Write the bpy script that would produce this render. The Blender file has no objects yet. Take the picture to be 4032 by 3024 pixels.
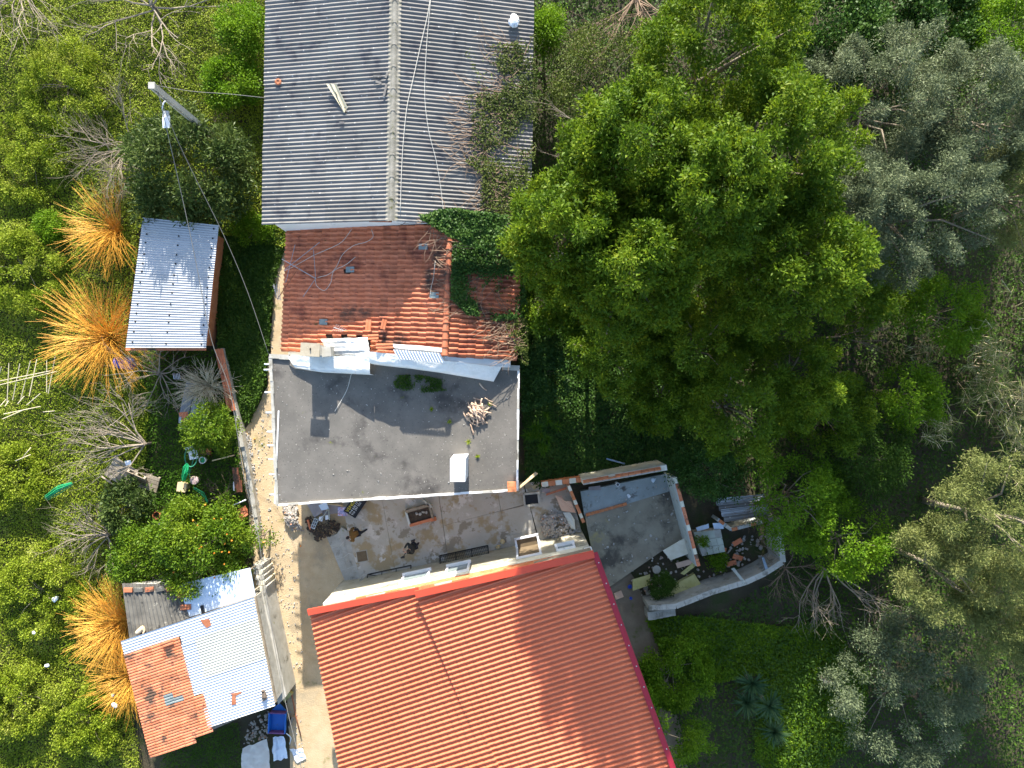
import bpy, math, random
import numpy as np
from mathutils import Vector, Matrix

random.seed(7)
rng = np.random.default_rng(7)
scene = bpy.context.scene
COL = scene.collection

# ------------------------------------------------------------------ camera
H = 36.0            # drone height above the path (m)
F = 2797.0          # focal length in photo pixels (24 mm equivalent)
cam_d = bpy.data.cameras.new('camera')
cam_d.sensor_width = 36.0
cam_d.lens = 36.0 * F / 4032.0
cam_d.clip_start = 0.5
cam_d.clip_end = 2000.0
cam = bpy.data.objects.new('camera', cam_d)
cam.location = (0, 0, H)
COL.objects.link(cam)
scene.camera = cam

# ------------------------------------------------------------------ world, sun, exposure
SUN_EL = math.radians(21.5)
wd = bpy.data.worlds.new('World')
scene.world = wd
wd.use_nodes = True
wn = wd.node_tree
bg = wn.nodes.get('Background') or wn.nodes.new('ShaderNodeBackground')
sky = wn.nodes.new('ShaderNodeTexSky')
sky.sky_type = 'NISHITA'
sky.sun_disc = False
sky.sun_elevation = SUN_EL
sky.sun_rotation = 0.0
sky.air_density = 1.0
sky.dust_density = 1.0
wn.links.new(sky.outputs[0], bg.inputs[0])
bg.inputs[1].default_value = 0.15
sun_d = bpy.data.lights.new('sun', 'SUN')
sun_d.energy = 5.0
sun_d.angle = math.radians(0.53)
sun_d.color = (1.0, 0.95, 0.86)
sun = bpy.data.objects.new('sun', sun_d)
ldir = Vector((0.012, -math.cos(SUN_EL), -math.sin(SUN_EL)))
sun.rotation_euler = ldir.to_track_quat('-Z', 'Y').to_euler()
sun.location = (0, 60, 40)
COL.objects.link(sun)
vs = scene.view_settings
vs.view_transform = 'Standard'
vs.look = 'None'
vs.exposure = 1.5
vs.gamma = 1.0
scene.render.engine = 'CYCLES'
scene.cycles.max_bounces = 6
scene.cycles.transparent_max_bounces = 4

# ------------------------------------------------------------------ helpers
def P(px, py, z=0.0):
    """photo pixel + known height -> world point (camera looks straight down)"""
    k = (H - z) / F
    return Vector(((px - 2016.0) * k, -(py - 1512.0) * k, z))

def PL(pts, z=0.0):
    return [P(a, b, z) for a, b in pts]

def vnoise(x, y, seed=0):
    """smooth value noise in [0,1], numpy arrays"""
    x = np.asarray(x, float); y = np.asarray(y, float)
    xi = np.floor(x).astype(np.int64); yi = np.floor(y).astype(np.int64)
    fx = x - xi; fy = y - yi
    fx = fx * fx * (3 - 2 * fx); fy = fy * fy * (3 - 2 * fy)
    def h(a, b):
        n = (a * 374761393 + b * 668265263 + seed * 974711) & 0x7fffffff
        n = ((n ^ (n >> 13)) * 1274126177) & 0x7fffffff
        return ((n ^ (n >> 16)) & 0xffff) / 65535.0
    return (h(xi, yi) * (1 - fx) + h(xi + 1, yi) * fx) * (1 - fy) + (h(xi, yi + 1) * (1 - fx) + h(xi + 1, yi + 1) * fx) * fy

def fbm(x, y, seed=0, oct=3):
    s = 0; a = 0.5; t = 0
    for i in range(oct):
        s = s + a * vnoise(np.asarray(x) * 2 ** i, np.asarray(y) * 2 ** i, seed + i * 17); t += a; a *= 0.5
    return s / t

class MB:
    """collects faces; build() links them as ONE mesh object"""
    def __init__(s): s.v = []; s.f = []
    def add(s, vs, fs):
        o = len(s.v); s.v += [tuple(v) for v in vs]; s.f += [tuple(i + o for i in f) for f in fs]
        return s
    def box(s, c, size, rz=0.0, rx=0.0, ry=0.0):
        m = Matrix.Rotation(rz, 3, 'Z') @ Matrix.Rotation(ry, 3, 'Y') @ Matrix.Rotation(rx, 3, 'X')
        a, b, d = size[0] / 2, size[1] / 2, size[2] / 2
        vs = [Vector(c) + m @ Vector(q) for q in ((-a, -b, -d), (a, -b, -d), (a, b, -d), (-a, b, -d), (-a, -b, d), (a, -b, d), (a, b, d), (-a, b, d))]
        return s.add(vs, [(0, 3, 2, 1), (4, 5, 6, 7), (0, 1, 5, 4), (1, 2, 6, 5), (2, 3, 7, 6), (3, 0, 4, 7)])
    def prism(s, pts, z0, z1):
        """polygon (x,y) between heights; z1 may be a list of per-corner tops"""
        n = len(pts)
        zt = z1 if isinstance(z1, (list, tuple)) else [z1] * n
        zb = z0 if isinstance(z0, (list, tuple)) else [z0] * n
        ar = sum(pts[i][0] * pts[(i + 1) % n][1] - pts[(i + 1) % n][0] * pts[i][1] for i in range(n))
        if ar < 0:
            pts = list(pts)[::-1]; zt = list(zt)[::-1]; zb = list(zb)[::-1]
        vs = [(p[0], p[1], zb[i]) for i, p in enumerate(pts)] + [(p[0], p[1], zt[i]) for i, p in enumerate(pts)]
        fs = [tuple(range(n))[::-1], tuple(range(n, 2 * n))] + [(i, (i + 1) % n, n + (i + 1) % n, n + i) for i in range(n)]
        return s.add(vs, fs)
    def wall(s, a, b, t, z0, za, zb=None, n=1, rough=0.0):
        """upright wall from a to b, thickness t, top from za to zb, optionally broken top"""
        zb = za if zb is None else zb
        a = Vector((a[0], a[1])); b = Vector((b[0], b[1])); d = (b - a).normalized(); q = Vector((-d.y, d.x)) * t / 2
        for i in range(n):
            p0 = a + (b - a) * (i / n); p1 = a + (b - a) * ((i + 1) / n)
            h0 = za + (zb - za) * (i / n); h1 = za + (zb - za) * ((i + 1) / n)
            if n > 1:
                r = random.uniform(-rough, rough); h0 += r; h1 += r + random.uniform(-rough, rough) * 0.4
            s.prism([p0 + q, p0 - q, p1 - q, p1 + q], z0, [h0, h0, h1, h1])
        return s
    def tube(s, pts, r, n=6, cap=True):
        pts = [Vector(p) for p in pts]
        rs = r if isinstance(r, (list, tuple)) else [r] * len(pts)
        o = len(s.v); ref = None
        for i, p in enumerate(pts):
            d = (pts[min(i + 1, len(pts) - 1)] - pts[max(i - 1, 0)])
            if d.length < 1e-9: d = Vector((0, 0, 1))
            d.normalize()
            if ref is None or abs(ref.dot(d)) > 0.98:
                ref = Vector((0, 0, 1)) if abs(d.z) < 0.9 else Vector((1, 0, 0))
            x = d.cross(ref).normalized(); y = d.cross(x)
            for k in range(n):
                t = 2 * math.pi * k / n
                s.v.append(tuple(p + (x * math.cos(t) + y * math.sin(t)) * rs[i]))
        for i in range(len(pts) - 1):
            for k in range(n):
                a = o + i * n + k; b = o + i * n + (k + 1) % n
                s.f.append((a, b, b + n, a + n))
        if cap:
            s.f.append(tuple(o + k for k in range(n))[::-1]); e = o + (len(pts) - 1) * n
            s.f.append(tuple(e + k for k in range(n)))
        return s
    def lathe(s, c, prof, n=14, close=True):
        o = len(s.v)
        for r, z in prof:
            for k in range(n):
                t = 2 * math.pi * k / n
                s.v.append((c[0] + r * math.cos(t), c[1] + r * math.sin(t), c[2] + z))
        for i in range(len(prof) - 1):
            for k in range(n):
                a = o + i * n + k; b = o + i * n + (k + 1) % n
                s.f.append((a, b, b + n, a + n))
        if close:
            s.f.append(tuple(o + k for k in range(n))[::-1]); e = o + (len(prof) - 1) * n
            s.f.append(tuple(e + k for k in range(n)))
        return s
    def stone(s, c, r, seed=0, flat=0.7):
        """irregular faceted lump"""
        R = random.Random(seed)
        ph = (1 + 5 ** 0.5) / 2
        ico = [(-1, ph, 0), (1, ph, 0), (-1, -ph, 0), (1, -ph, 0), (0, -1, ph), (0, 1, ph), (0, -1, -ph), (0, 1, -ph), (ph, 0, -1), (ph, 0, 1), (-ph, 0, -1), (-ph, 0, 1)]
        fs = [(0, 11, 5), (0, 5, 1), (0, 1, 7), (0, 7, 10), (0, 10, 11), (1, 5, 9), (5, 11, 4), (11, 10, 2), (10, 7, 6), (7, 1, 8), (3, 9, 4), (3, 4, 2), (3, 2, 6), (3, 6, 8), (3, 8, 9), (4, 9, 5), (2, 4, 11), (6, 2, 10), (8, 6, 7), (9, 8, 1)]
        q = Matrix.Rotation(R.uniform(0, 6.28), 3, 'Z')
        sx, sy = R.uniform(0.75, 1.25), R.uniform(0.65, 1.1)
        vs = []
        for p in ico:
            d = Vector(p).normalized() * r * R.uniform(0.75, 1.15)
            vs.append(Vector(c) + q @ Vector((d.x * sx, d.y * sy, d.z * flat)))
        return s.add(vs, fs)
    def grid(s, fn, nu, nv):
        o = len(s.v)
        for j in range(nv + 1):
            for i in range(nu + 1):
                s.v.append(tuple(fn(i / nu, j / nv)))
        for j in range(nv):
            for i in range(nu):
                a = o + j * (nu + 1) + i
                s.f.append((a, a + 1, a + nu + 2, a + nu + 1))
        return s
    def mesh(s, name):
        me = bpy.data.meshes.new(name); me.from_pydata(s.v, [], s.f); me.update()
        return me
    def build(s, name, mat, parent=None, smooth=False, **kw):
        return link(name, s.mesh(name), mat, parent, smooth, **kw)

WORLD = {}
def link(name, me, mat, parent=None, smooth=False, basis=None, label=None, cat=None, group=None, kind=None):
    if mat is not None and len(me.materials) == 0: me.materials.append(mat)
    if smooth: me.polygons.foreach_set('use_smooth', [True] * len(me.polygons))
    o = bpy.data.objects.new(name, me); COL.objects.link(o)
    if basis is not None: o.matrix_basis = basis
    WORLD[o.name] = o.matrix_basis.copy()
    if parent is not None:
        o.parent = parent; o.matrix_parent_inverse = WORLD[parent.name].inverted()
    tag(o, label, cat, group, kind)
    return o

def tag(o, label=None, cat=None, group=None, kind=None):
    if label: o['label'] = label
    if cat: o['category'] = cat
    if group: o['group'] = group
    if kind: o['kind'] = kind
    return o

def thing(name, loc, label, cat, group=None):
    o = bpy.data.objects.new(name, None); COL.objects.link(o)
    o.location = loc; o.empty_display_size = 0.3
    WORLD[o.name] = Matrix.Translation(Vector(loc))
    return tag(o, label, cat, group)

class Fr:
    """local frame on the ground plan: u along image-right, v along image-up"""
    def __init__(s, o, deg):
        a = math.radians(deg); s.o = Vector((o[0], o[1])); s.u = Vector((math.cos(a), math.sin(a))); s.v = Vector((-math.sin(a), math.cos(a))); s.a = a
    def w(s, u, v, z=0.0):
        p = s.o + s.u * u + s.v * v
        return Vector((p.x, p.y, z))
    def inv(s, x, y):
        d = Vector((x, y)) - s.o
        return d.dot(s.u), d.dot(s.v)

# ------------------------------------------------------------------ materials
def mat(name, base, var=None, scale=2.0, rough=0.85, metal=0.0, spec=0.3, bump=0.0, bscale=30.0, layers=(), orand=0.0, stretch=None, local=False):
    m = bpy.data.materials.new(name); m.use_nodes = True
    nt = m.node_tree; N = nt.nodes; L = nt.links
    bs = N.get('Principled BSDF')
    if local:
        tc = N.new('ShaderNodeTexCoord'); pos = tc.outputs['Object']
    else:
        g = N.new('ShaderNodeNewGeometry'); pos = g.outputs['Position']
    if stretch:
        mp = N.new('ShaderNodeMapping'); mp.inputs['Scale'].default_value = stretch[0]; mp.inputs['Rotation'].default_value = (0, 0, stretch[1])
        L.new(pos, mp.inputs['Vector']); pos2 = mp.outputs[0]
    else: pos2 = pos
    def noise(sc, det=5, p=None, ro=0.6):
        t = N.new('ShaderNodeTexNoise'); t.inputs['Scale'].default_value = sc; t.inputs['Detail'].default_value = det; t.inputs['Roughness'].default_value = ro
        L.new(p or pos, t.inputs['Vector']); return t.outputs['Fac']
    def ramp(fac, lo, hi, flip=False):
        r = N.new('ShaderNodeMapRange'); r.inputs['From Min'].default_value = lo; r.inputs['From Max'].default_value = hi
        r.interpolation_type = 'SMOOTHSTEP'; L.new(fac, r.inputs['Value'])
        if flip: r.inputs['To Min'].default_value = 1.0; r.inputs['To Max'].default_value = 0.0
        return r.outputs[0]
    def mix(fac, a, b):
        x = N.new('ShaderNodeMix'); x.data_type = 'RGBA'
        if isinstance(fac, float): x.inputs[0].default_value = fac
        else: L.new(fac, x.inputs[0])
        for k, q in ((6, a), (7, b)):
            if isinstance(q, tuple): x.inputs[k].default_value = (*q, 1)
            else: L.new(q, x.inputs[k])
        return x.outputs[2]
    col = mix(ramp(noise(scale, 6, pos2), 0.3, 0.7), tuple(base), tuple(var or base))
    for ly in layers:
        c, sc, lo, hi = ly[:4]; typ = ly[4] if len(ly) > 4 else 'n'
        if typ == 'v':
            t = N.new('ShaderNodeTexVoronoi'); t.inputs['Scale'].default_value = sc; L.new(pos, t.inputs['Vector'])
            f = ramp(t.outputs['Distance'], hi, lo, True)
        elif typ == 's': f = ramp(noise(sc, 6, pos2), lo, hi)
        else: f = ramp(noise(sc, 7, pos, 0.65), lo, hi)
        col = mix(f, col, tuple(c))
    if orand > 0:
        oi = N.new('ShaderNodeObjectInfo'); hs = N.new('ShaderNodeHueSaturation')
        mr = N.new('ShaderNodeMapRange'); mr.inputs['To Min'].default_value = 1 - orand; mr.inputs['To Max'].default_value = 1 + orand * 0.6
        L.new(oi.outputs['Random'], mr.inputs['Value']); L.new(mr.outputs[0], hs.inputs['Value']); L.new(col, hs.inputs['Color']); col = hs.outputs[0]
    L.new(col, bs.inputs['Base Color'])
    bs.inputs['Roughness'].default_value = rough; bs.inputs['Metallic'].default_value = metal
    bs.inputs['Specular IOR Level'].default_value = spec
    if bump > 0:
        b = N.new('ShaderNodeBump'); b.inputs['Strength'].default_value = 1.0; b.inputs['Distance'].default_value = bump
        L.new(noise(bscale, 5, pos2), b.inputs['Height']); L.new(b.outputs[0], bs.inputs['Normal'])
    return m

def leafmat(name, cols, rough=0.5, trans=0.3, tint=None):
    """leaf colour from a per-leaf random attribute, drifting over the ground"""
    m = bpy.data.materials.new(name); m.use_nodes = True
    nt = m.node_tree; N = nt.nodes; L = nt.links
    bs = N.get('Principled BSDF'); out = N.get('Material Output')
    at = N.new('ShaderNodeAttribute'); at.attribute_name = 'rnd'
    g = N.new('ShaderNodeNewGeometry'); t = N.new('ShaderNodeTexNoise'); t.inputs['Scale'].default_value = 0.7; t.inputs['Detail'].default_value = 4
    L.new(g.outputs['Position'], t.inputs['Vector'])
    ma = N.new('ShaderNodeMath'); ma.operation = 'MULTIPLY_ADD'; ma.inputs[1].default_value = 0.55
    mb = N.new('ShaderNodeMath'); mb.operation = 'MULTIPLY_ADD'; mb.inputs[1].default_value = 1.1; mb.inputs[2].default_value = -0.3
    L.new(t.outputs['Fac'], mb.inputs[0]); L.new(at.outputs['Fac'], ma.inputs[0]); L.new(mb.outputs[0], ma.inputs[2])
    cr = N.new('ShaderNodeValToRGB'); e = cr.color_ramp.elements
    while len(e) < len(cols): e.new(0.5)
    for i, c in enumerate(cols):
        e[i].position = i / (len(cols) - 1); e[i].color = (*c, 1)
    L.new(ma.outputs[0], cr.inputs[0])
    L.new(cr.outputs[0], bs.inputs['Base Color'])
    bs.inputs['Roughness'].default_value = rough; bs.inputs['Specular IOR Level'].default_value = 0.16
    tr = N.new('ShaderNodeBsdfTranslucent'); L.new(cr.outputs[0], tr.inputs['Color'])
    mx = N.new('ShaderNodeMixShader'); mx.inputs[0].default_value = trans
    L.new(bs.outputs[0], mx.inputs[1]); L.new(tr.outputs[0], mx.inputs[2]); L.new(mx.outputs[0], out.inputs['Surface'])
    return m

def np_mesh(name, V, Fq, rnd=None):
    me = bpy.data.meshes.new(name)
    n, k = Fq.shape
    me.vertices.add(len(V)); me.vertices.foreach_set('co', V.astype(np.float32).ravel())
    me.loops.add(n * k); me.loops.foreach_set('vertex_index', Fq.astype(np.int32).ravel())
    me.polygons.add(n); me.polygons.foreach_set('loop_start', np.arange(0, n * k, k, dtype=np.int32))
    if rnd is not None:
        at = me.attributes.new('rnd', 'FLOAT', 'POINT'); at.data.foreach_set('value', rnd.astype(np.float32))
    me.update(calc_edges=True)
    return me

def unit(a):
    return a / np.maximum(np.linalg.norm(a, axis=1, keepdims=True), 1e-9)

def leaf_mesh(name, pts, axis, nrm, L, W, rnd):
    """each leaf a folded four-cornered blade"""
    axis = unit(axis); side = unit(np.cross(axis, nrm)); up = np.cross(side, axis)
    L = np.broadcast_to(L, (len(pts),))[:, None]; W = np.broadcast_to(W, (len(pts),))[:, None]
    b = pts; m = pts + axis * L * 0.45
    V = np.stack([b, m - side * W / 2 + up * W * 0.16, b + axis * L - up * L * 0.12, m + side * W / 2 + up * W * 0.16], 1).reshape(-1, 3)
    Fq = np.arange(len(pts) * 4).reshape(-1, 4)
    return np_mesh(name, V, Fq, np.repeat(rnd, 4))

def in_poly(x, y, poly):
    ins = np.zeros(len(x), bool); n = len(poly)
    for i in range(n):
        x0, y0 = poly[i][0], poly[i][1]; x1, y1 = poly[(i + 1) % n][0], poly[(i + 1) % n][1]
        if y0 == y1: continue
        c = ((y0 > y) != (y1 > y)) & (x < (x1 - x0) * (y - y0) / (y1 - y0) + x0)
        ins ^= c
    return ins
# ------------------------------------------------------------------ palette
m_soil = mat('soil', (0.050, 0.042, 0.026), (0.075, 0.062, 0.036), 0.6, bump=0.03, bscale=9, layers=[((0.045, 0.062, 0.016), 0.9, 0.45, 0.65), ((0.13, 0.10, 0.06), 3.0, 0.62, 0.72)])
m_path = mat('sandy_dirt', (0.46, 0.335, 0.19), (0.55, 0.42, 0.26), 1.2, rough=0.95, bump=0.02, bscale=14, layers=[((0.33, 0.27, 0.18), 0.55, 0.48, 0.7), ((0.20, 0.19, 0.06), 0.9, 0.60, 0.72), ((0.60, 0.54, 0.42), 9, 0.63, 0.72), ((0.62, 0.58, 0.50), 22, 0.14, 0.06, 'v')])
m_yard = mat('stained_concrete', (0.40, 0.36, 0.29), (0.47, 0.43, 0.37), 0.9, rough=0.8, bump=0.006, bscale=30, layers=[((0.34, 0.26, 0.15), 0.75, 0.50, 0.58), ((0.26, 0.22, 0.16), 0.9, 0.56, 0.61), ((0.56, 0.52, 0.46), 1.4, 0.58, 0.63), ((0.13, 0.11, 0.09), 8, 0.66, 0.74)])
m_floor = mat('ruin_concrete', (0.22, 0.19, 0.14), (0.30, 0.27, 0.20), 1.2, bump=0.008, bscale=25, layers=[((0.09, 0.08, 0.065), 0.7, 0.5, 0.66), ((0.33, 0.28, 0.13), 0.8, 0.60, 0.72), ((0.45, 0.42, 0.38), 9, 0.68, 0.74)])
m_bluefloor = mat('pale_blue_floor', (0.32, 0.36, 0.36), (0.26, 0.29, 0.28), 1.5, bump=0.006, layers=[((0.10, 0.09, 0.08), 1.3, 0.56, 0.66), ((0.42, 0.46, 0.47), 3, 0.6, 0.7)])
m_flat = mat('weathered_screed', (0.125, 0.115, 0.10), (0.165, 0.15, 0.13), 1.1, rough=0.95, bump=0.008, bscale=40, layers=[((0.055, 0.05, 0.046), 0.33, 0.52, 0.68), ((0.21, 0.20, 0.17), 7.0, 0.60, 0.72), ((0.05, 0.046, 0.042), 13, 0.60, 0.70), ((0.30, 0.28, 0.25), 5.5, 0.12, 0.07, 'v'), ((0.14, 0.15, 0.03), 1.3, 0.665, 0.73)])
m_conc = mat('old_concrete', (0.34, 0.32, 0.27), (0.44, 0.42, 0.37), 2.5, bump=0.01, layers=[((0.15, 0.14, 0.11), 1.5, 0.55, 0.70), ((0.20, 0.20, 0.07), 2.2, 0.62, 0.74)])
m_white = mat('old_whitewash', (0.72, 0.71, 0.67), (0.80, 0.79, 0.76), 1.2, bump=0.006, layers=[((0.42, 0.40, 0.34), 1.8, 0.58, 0.72)])
m_cream = mat('cream_plaster', (0.62, 0.57, 0.42), (0.74, 0.70, 0.58), 1.6, bump=0.012, bscale=10, layers=[((0.40, 0.34, 0.20), 2.2, 0.56, 0.70), ((0.80, 0.78, 0.70), 3.0, 0.6, 0.7)])
m_memb = mat('white_membrane', (0.80, 0.79, 0.74), (0.72, 0.70, 0.64), 2.5, rough=0.6, bump=0.03, bscale=7, layers=[((0.50, 0.46, 0.38), 3.0, 0.62, 0.74)])
m_asb = mat('fibre_cement', (0.17, 0.16, 0.15), (0.22, 0.21, 0.195), 0.8, rough=0.95, bump=0.006, bscale=60, layers=[((0.10, 0.095, 0.10), 1.1, 0.52, 0.70), ((0.34, 0.27, 0.10), 6.0, 0.68, 0.74), ((0.50, 0.48, 0.44), 3.2, 0.13, 0.07, 'v'), ((0.07, 0.07, 0.075), 25, 0.62, 0.72)], orand=0.14)
m_asbdark = mat('black_fibre_cement', (0.085, 0.08, 0.07), (0.15, 0.14, 0.12), 1.4, rough=0.95, layers=[((0.32, 0.30, 0.25), 3.0, 0.60, 0.70), ((0.03, 0.03, 0.03), 5, 0.56, 0.68)], orand=0.1)
m_ridge = mat('ridge_cement', (0.19, 0.18, 0.15), (0.30, 0.28, 0.24), 3.0, rough=0.95, bump=0.01, layers=[((0.10, 0.10, 0.045), 2.5, 0.55, 0.68), ((0.44, 0.42, 0.37), 8, 0.66, 0.74)])
m_tile = mat('clay_tile', (0.50, 0.155, 0.075), (0.58, 0.205, 0.11), 3.0, rough=0.85, bump=0.005, layers=[((0.25, 0.075, 0.045), 1.0, 0.50, 0.70), ((0.07, 0.05, 0.04), 0.42, 0.52, 0.66), ((0.62, 0.36, 0.24), 9, 0.66, 0.76), ((0.09, 0.10, 0.03), 1.6, 0.68, 0.76)], orand=0.22)
m_tile2 = mat('clay_tile_grimy', (0.55, 0.17, 0.075), (0.60, 0.23, 0.12), 3.0, rough=0.85, layers=[((0.12, 0.075, 0.05), 1.2, 0.54, 0.64), ((0.26, 0.09, 0.05), 3.0, 0.56, 0.68)], orand=0.25)
m_tnew = mat('painted_tile_sheet', (0.60, 0.165, 0.075), (0.56, 0.145, 0.062), 0.5, rough=0.55, spec=0.4, layers=[((0.50, 0.17, 0.09), 6, 0.62, 0.74)], orand=0.03)
m_fascia = mat('red_flashing', (0.58, 0.075, 0.035), (0.54, 0.065, 0.03), 1.0, rough=0.4, spec=0.5)
m_crim = mat('crimson_flashing', (0.33, 0.016, 0.030), (0.29, 0.014, 0.026), 1.0, rough=0.4, spec=0.5)
m_brick = mat('hollow_brick', (0.52, 0.17, 0.065), (0.60, 0.24, 0.11), 4.0, orand=0.18, layers=[((0.66, 0.50, 0.36), 7, 0.66, 0.74)])
m_mortar = mat('mortar', (0.55, 0.52, 0.46), (0.42, 0.39, 0.33), 3.0, bump=0.01)
m_zinc = mat('galvanised_sheet', (0.34, 0.355, 0.37), (0.40, 0.41, 0.43), 0.9, rough=0.55, metal=0.1, spec=0.5, layers=[((0.40, 0.39, 0.36), 1.3, 0.58, 0.72)], orand=0.05)
m_whsheet = mat('white_sheet', (0.58, 0.61, 0.65), (0.52, 0.56, 0.60), 0.8, rough=0.45, spec=0.5, orand=0.04, layers=[((0.55, 0.56, 0.54), 2.0, 0.64, 0.76)])
m_crsheet = mat('cream_sheet', (0.64, 0.61, 0.49), (0.58, 0.56, 0.46), 0.9, rough=0.6)
m_blsheet = mat('pale_blue_sheet', (0.60, 0.70, 0.82), (0.66, 0.75, 0.85), 0.7, rough=0.45, layers=[((0.80, 0.82, 0.84), 5, 0.64, 0.7)])
m_rust = mat('rust_patch', (0.30, 0.10, 0.045), (0.42, 0.16, 0.08), 5.0)
m_iron = mat('black_iron', (0.022, 0.022, 0.024), (0.05, 0.048, 0.045), 6.0, rough=0.6, metal=0.4)
m_bark = mat('bark', (0.16, 0.13, 0.09), (0.24, 0.20, 0.15), 5.0)
m_twig = mat('grey_twig', (0.22, 0.18, 0.13), (0.30, 0.25, 0.19), 4.0)
m_dtwig = mat('brown_twig', (0.15, 0.10, 0.065), (0.24, 0.17, 0.12), 4.0)
m_osier = mat('orange_osier', (0.62, 0.29, 0.035), (0.72, 0.40, 0.06), 2.0, rough=0.6)
m_wood = mat('weathered_plank', (0.26, 0.21, 0.15), (0.34, 0.29, 0.22), 3.0, orand=0.2, layers=[((0.13, 0.11, 0.085), 5, 0.56, 0.68)])
m_fresh = mat('pine_board', (0.60, 0.43, 0.24), (0.66, 0.50, 0.30), 3.0, orand=0.1)
m_cane = mat('dry_cane', (0.55, 0.46, 0.30), (0.62, 0.54, 0.38), 3.0, orand=0.2)
m_plast = mat('white_plastic', (0.80, 0.81, 0.83), (0.74, 0.76, 0.79), 5.0, rough=0.4, spec=0.5)
m_bluep = mat('blue_plastic', (0.012, 0.055, 0.40), (0.015, 0.07, 0.46), 3.0, rough=0.35, spec=0.5)
m_bluet = mat('blue_trailer_paint', (0.010, 0.12, 0.46), (0.012, 0.14, 0.52), 3.0, rough=0.4, spec=0.5, layers=[((0.05, 0.10, 0.20), 5, 0.62, 0.72)])
m_purple = mat('faded_purple', (0.16, 0.07, 0.18), (0.20, 0.09, 0.22), 4.0)
m_green = mat('green_plastic', (0.015, 0.30, 0.11), (0.02, 0.36, 0.14), 3.0, rough=0.4)
m_hose = mat('green_hose', (0.03, 0.20, 0.12), (0.05, 0.25, 0.15), 3.0, rough=0.45)
m_terra = mat('terracotta', (0.48, 0.15, 0.06), (0.54, 0.20, 0.10), 4.0)
m_dirt = mat('dark_potting_soil', (0.045, 0.032, 0.022), (0.075, 0.055, 0.04), 8.0, bump=0.02)
m_card = mat('grey_board', (0.27, 0.23, 0.23), (0.34, 0.30, 0.29), 2.0, orand=0.1)
m_pink = mat('pinkish_board', (0.50, 0.33, 0.24), (0.55, 0.38, 0.28), 2.0)
m_yel = mat('mossy_yellow_board', (0.36, 0.33, 0.12), (0.46, 0.42, 0.18), 2.0, layers=[((0.16, 0.15, 0.07), 3, 0.56, 0.68)])
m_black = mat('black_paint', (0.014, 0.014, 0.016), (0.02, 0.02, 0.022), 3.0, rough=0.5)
m_ytext = mat('yellow_print', (0.72, 0.58, 0.05), None, 1.0, rough=0.5)
m_wtext = mat('white_print', (0.78, 0.78, 0.76), None, 1.0, rough=0.5)
m_stone = mat('rubble_stone', (0.27, 0.24, 0.20), (0.38, 0.35, 0.31), 9.0, layers=[((0.50, 0.19, 0.08), 5, 0.60, 0.64), ((0.70, 0.70, 0.69), 7, 0.62, 0.66), ((0.12, 0.11, 0.10), 6, 0.62, 0.70)])
m_rock = mat('yellow_rock', (0.50, 0.36, 0.16), (0.56, 0.46, 0.28), 4.0, bump=0.02)
m_peb = mat('pale_pebble', (0.36, 0.34, 0.30), (0.46, 0.44, 0.40), 9.0, orand=0.2)
m_gravel = mat('grey_gravel', (0.30, 0.29, 0.27), (0.45, 0.44, 0.42), 9.0)
m_glass = mat('dull_glass', (0.16, 0.20, 0.20), (0.24, 0.27, 0.25), 4.0, rough=0.15, spec=0.6)
m_cable = mat('grey_cable', (0.17, 0.165, 0.15), None, 1.0, rough=0.7)
m_wire = mat('pale_wire', (0.62, 0.59, 0.52), None, 1.0, rough=0.6)
m_canvas = mat('canvas_tarp', (0.52, 0.49, 0.43), (0.58, 0.55, 0.50), 3.0, layers=[((0.40, 0.33, 0.20), 2.5, 0.62, 0.74)])
m_log = mat('cut_log', (0.42, 0.28, 0.19), (0.55, 0.42, 0.31), 7.0, orand=0.25, layers=[((0.18, 0.12, 0.09), 6, 0.58, 0.66)])
m_door = mat('brown_panel', (0.13, 0.095, 0.055), (0.17, 0.125, 0.075), 3.0)

# ------------------------------------------------------------------ ground, path, yard
def axis(lo, hi, step, far):
    a = list(np.arange(lo, hi + 0.01, step)); return np.array([-x for x in far[::-1]] + a + far)
gx = axis(-34, 34, 0.8, [50.0, 90.0, 160.0, 320.0]); gy = axis(-28, 28, 0.8, [45.0, 90.0, 160.0, 320.0])
X, Y = np.meshgrid(gx, gy)
Z = -0.02 - 0.14 * fbm(X * 0.5, Y * 0.5, 3)
n0, n1 = X.shape
V = np.stack([X, Y, Z], -1).reshape(-1, 3)
idx = np.arange(n0 * n1).reshape(n0, n1)
Fq = np.stack([idx[:-1, :-1], idx[:-1, 1:], idx[1:, 1:], idx[1:, :-1]], -1).reshape(-1, 4)
link('ground', np_mesh('ground', V, Fq), m_soil, None, True, kind='structure')

def sheet(name, px, z, m, amp=0.12, step=0.35, **kw):
    """flat ground sheet with an uneven edge"""
    pts = PL(px, z); out = []
    for i, a in enumerate(pts):
        b = pts[(i + 1) % len(pts)]; n = max(1, int((b - a).length / step))
        d = (b - a); q = Vector((-d.y, d.x, 0)).normalized()
        for k in range(n):
            p = a + d * (k / n); out.append(p + q * (float(vnoise(p.x * 1.3, p.y * 1.3, 5)) - 0.5) * 2 * amp)
    me = bpy.data.meshes.new(name); me.from_pydata([tuple(p) for p in out], [], [tuple(range(len(out)))]); me.update()
    return link(name, me, m, None, kind='structure', **kw)
sheet('path', [(1065, 980), (1180, 980), (1300, 1900), (1460, 1960), (1460, 2400), (1380, 3250), (1150, 3250), (1140, 2880), (1120, 2600), (1062, 2440), (1005, 2230), (985, 2050), (955, 1900), (925, 1740), (990, 1665), (1050, 1520), (1072, 1300)], 0.004, m_path)

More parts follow.
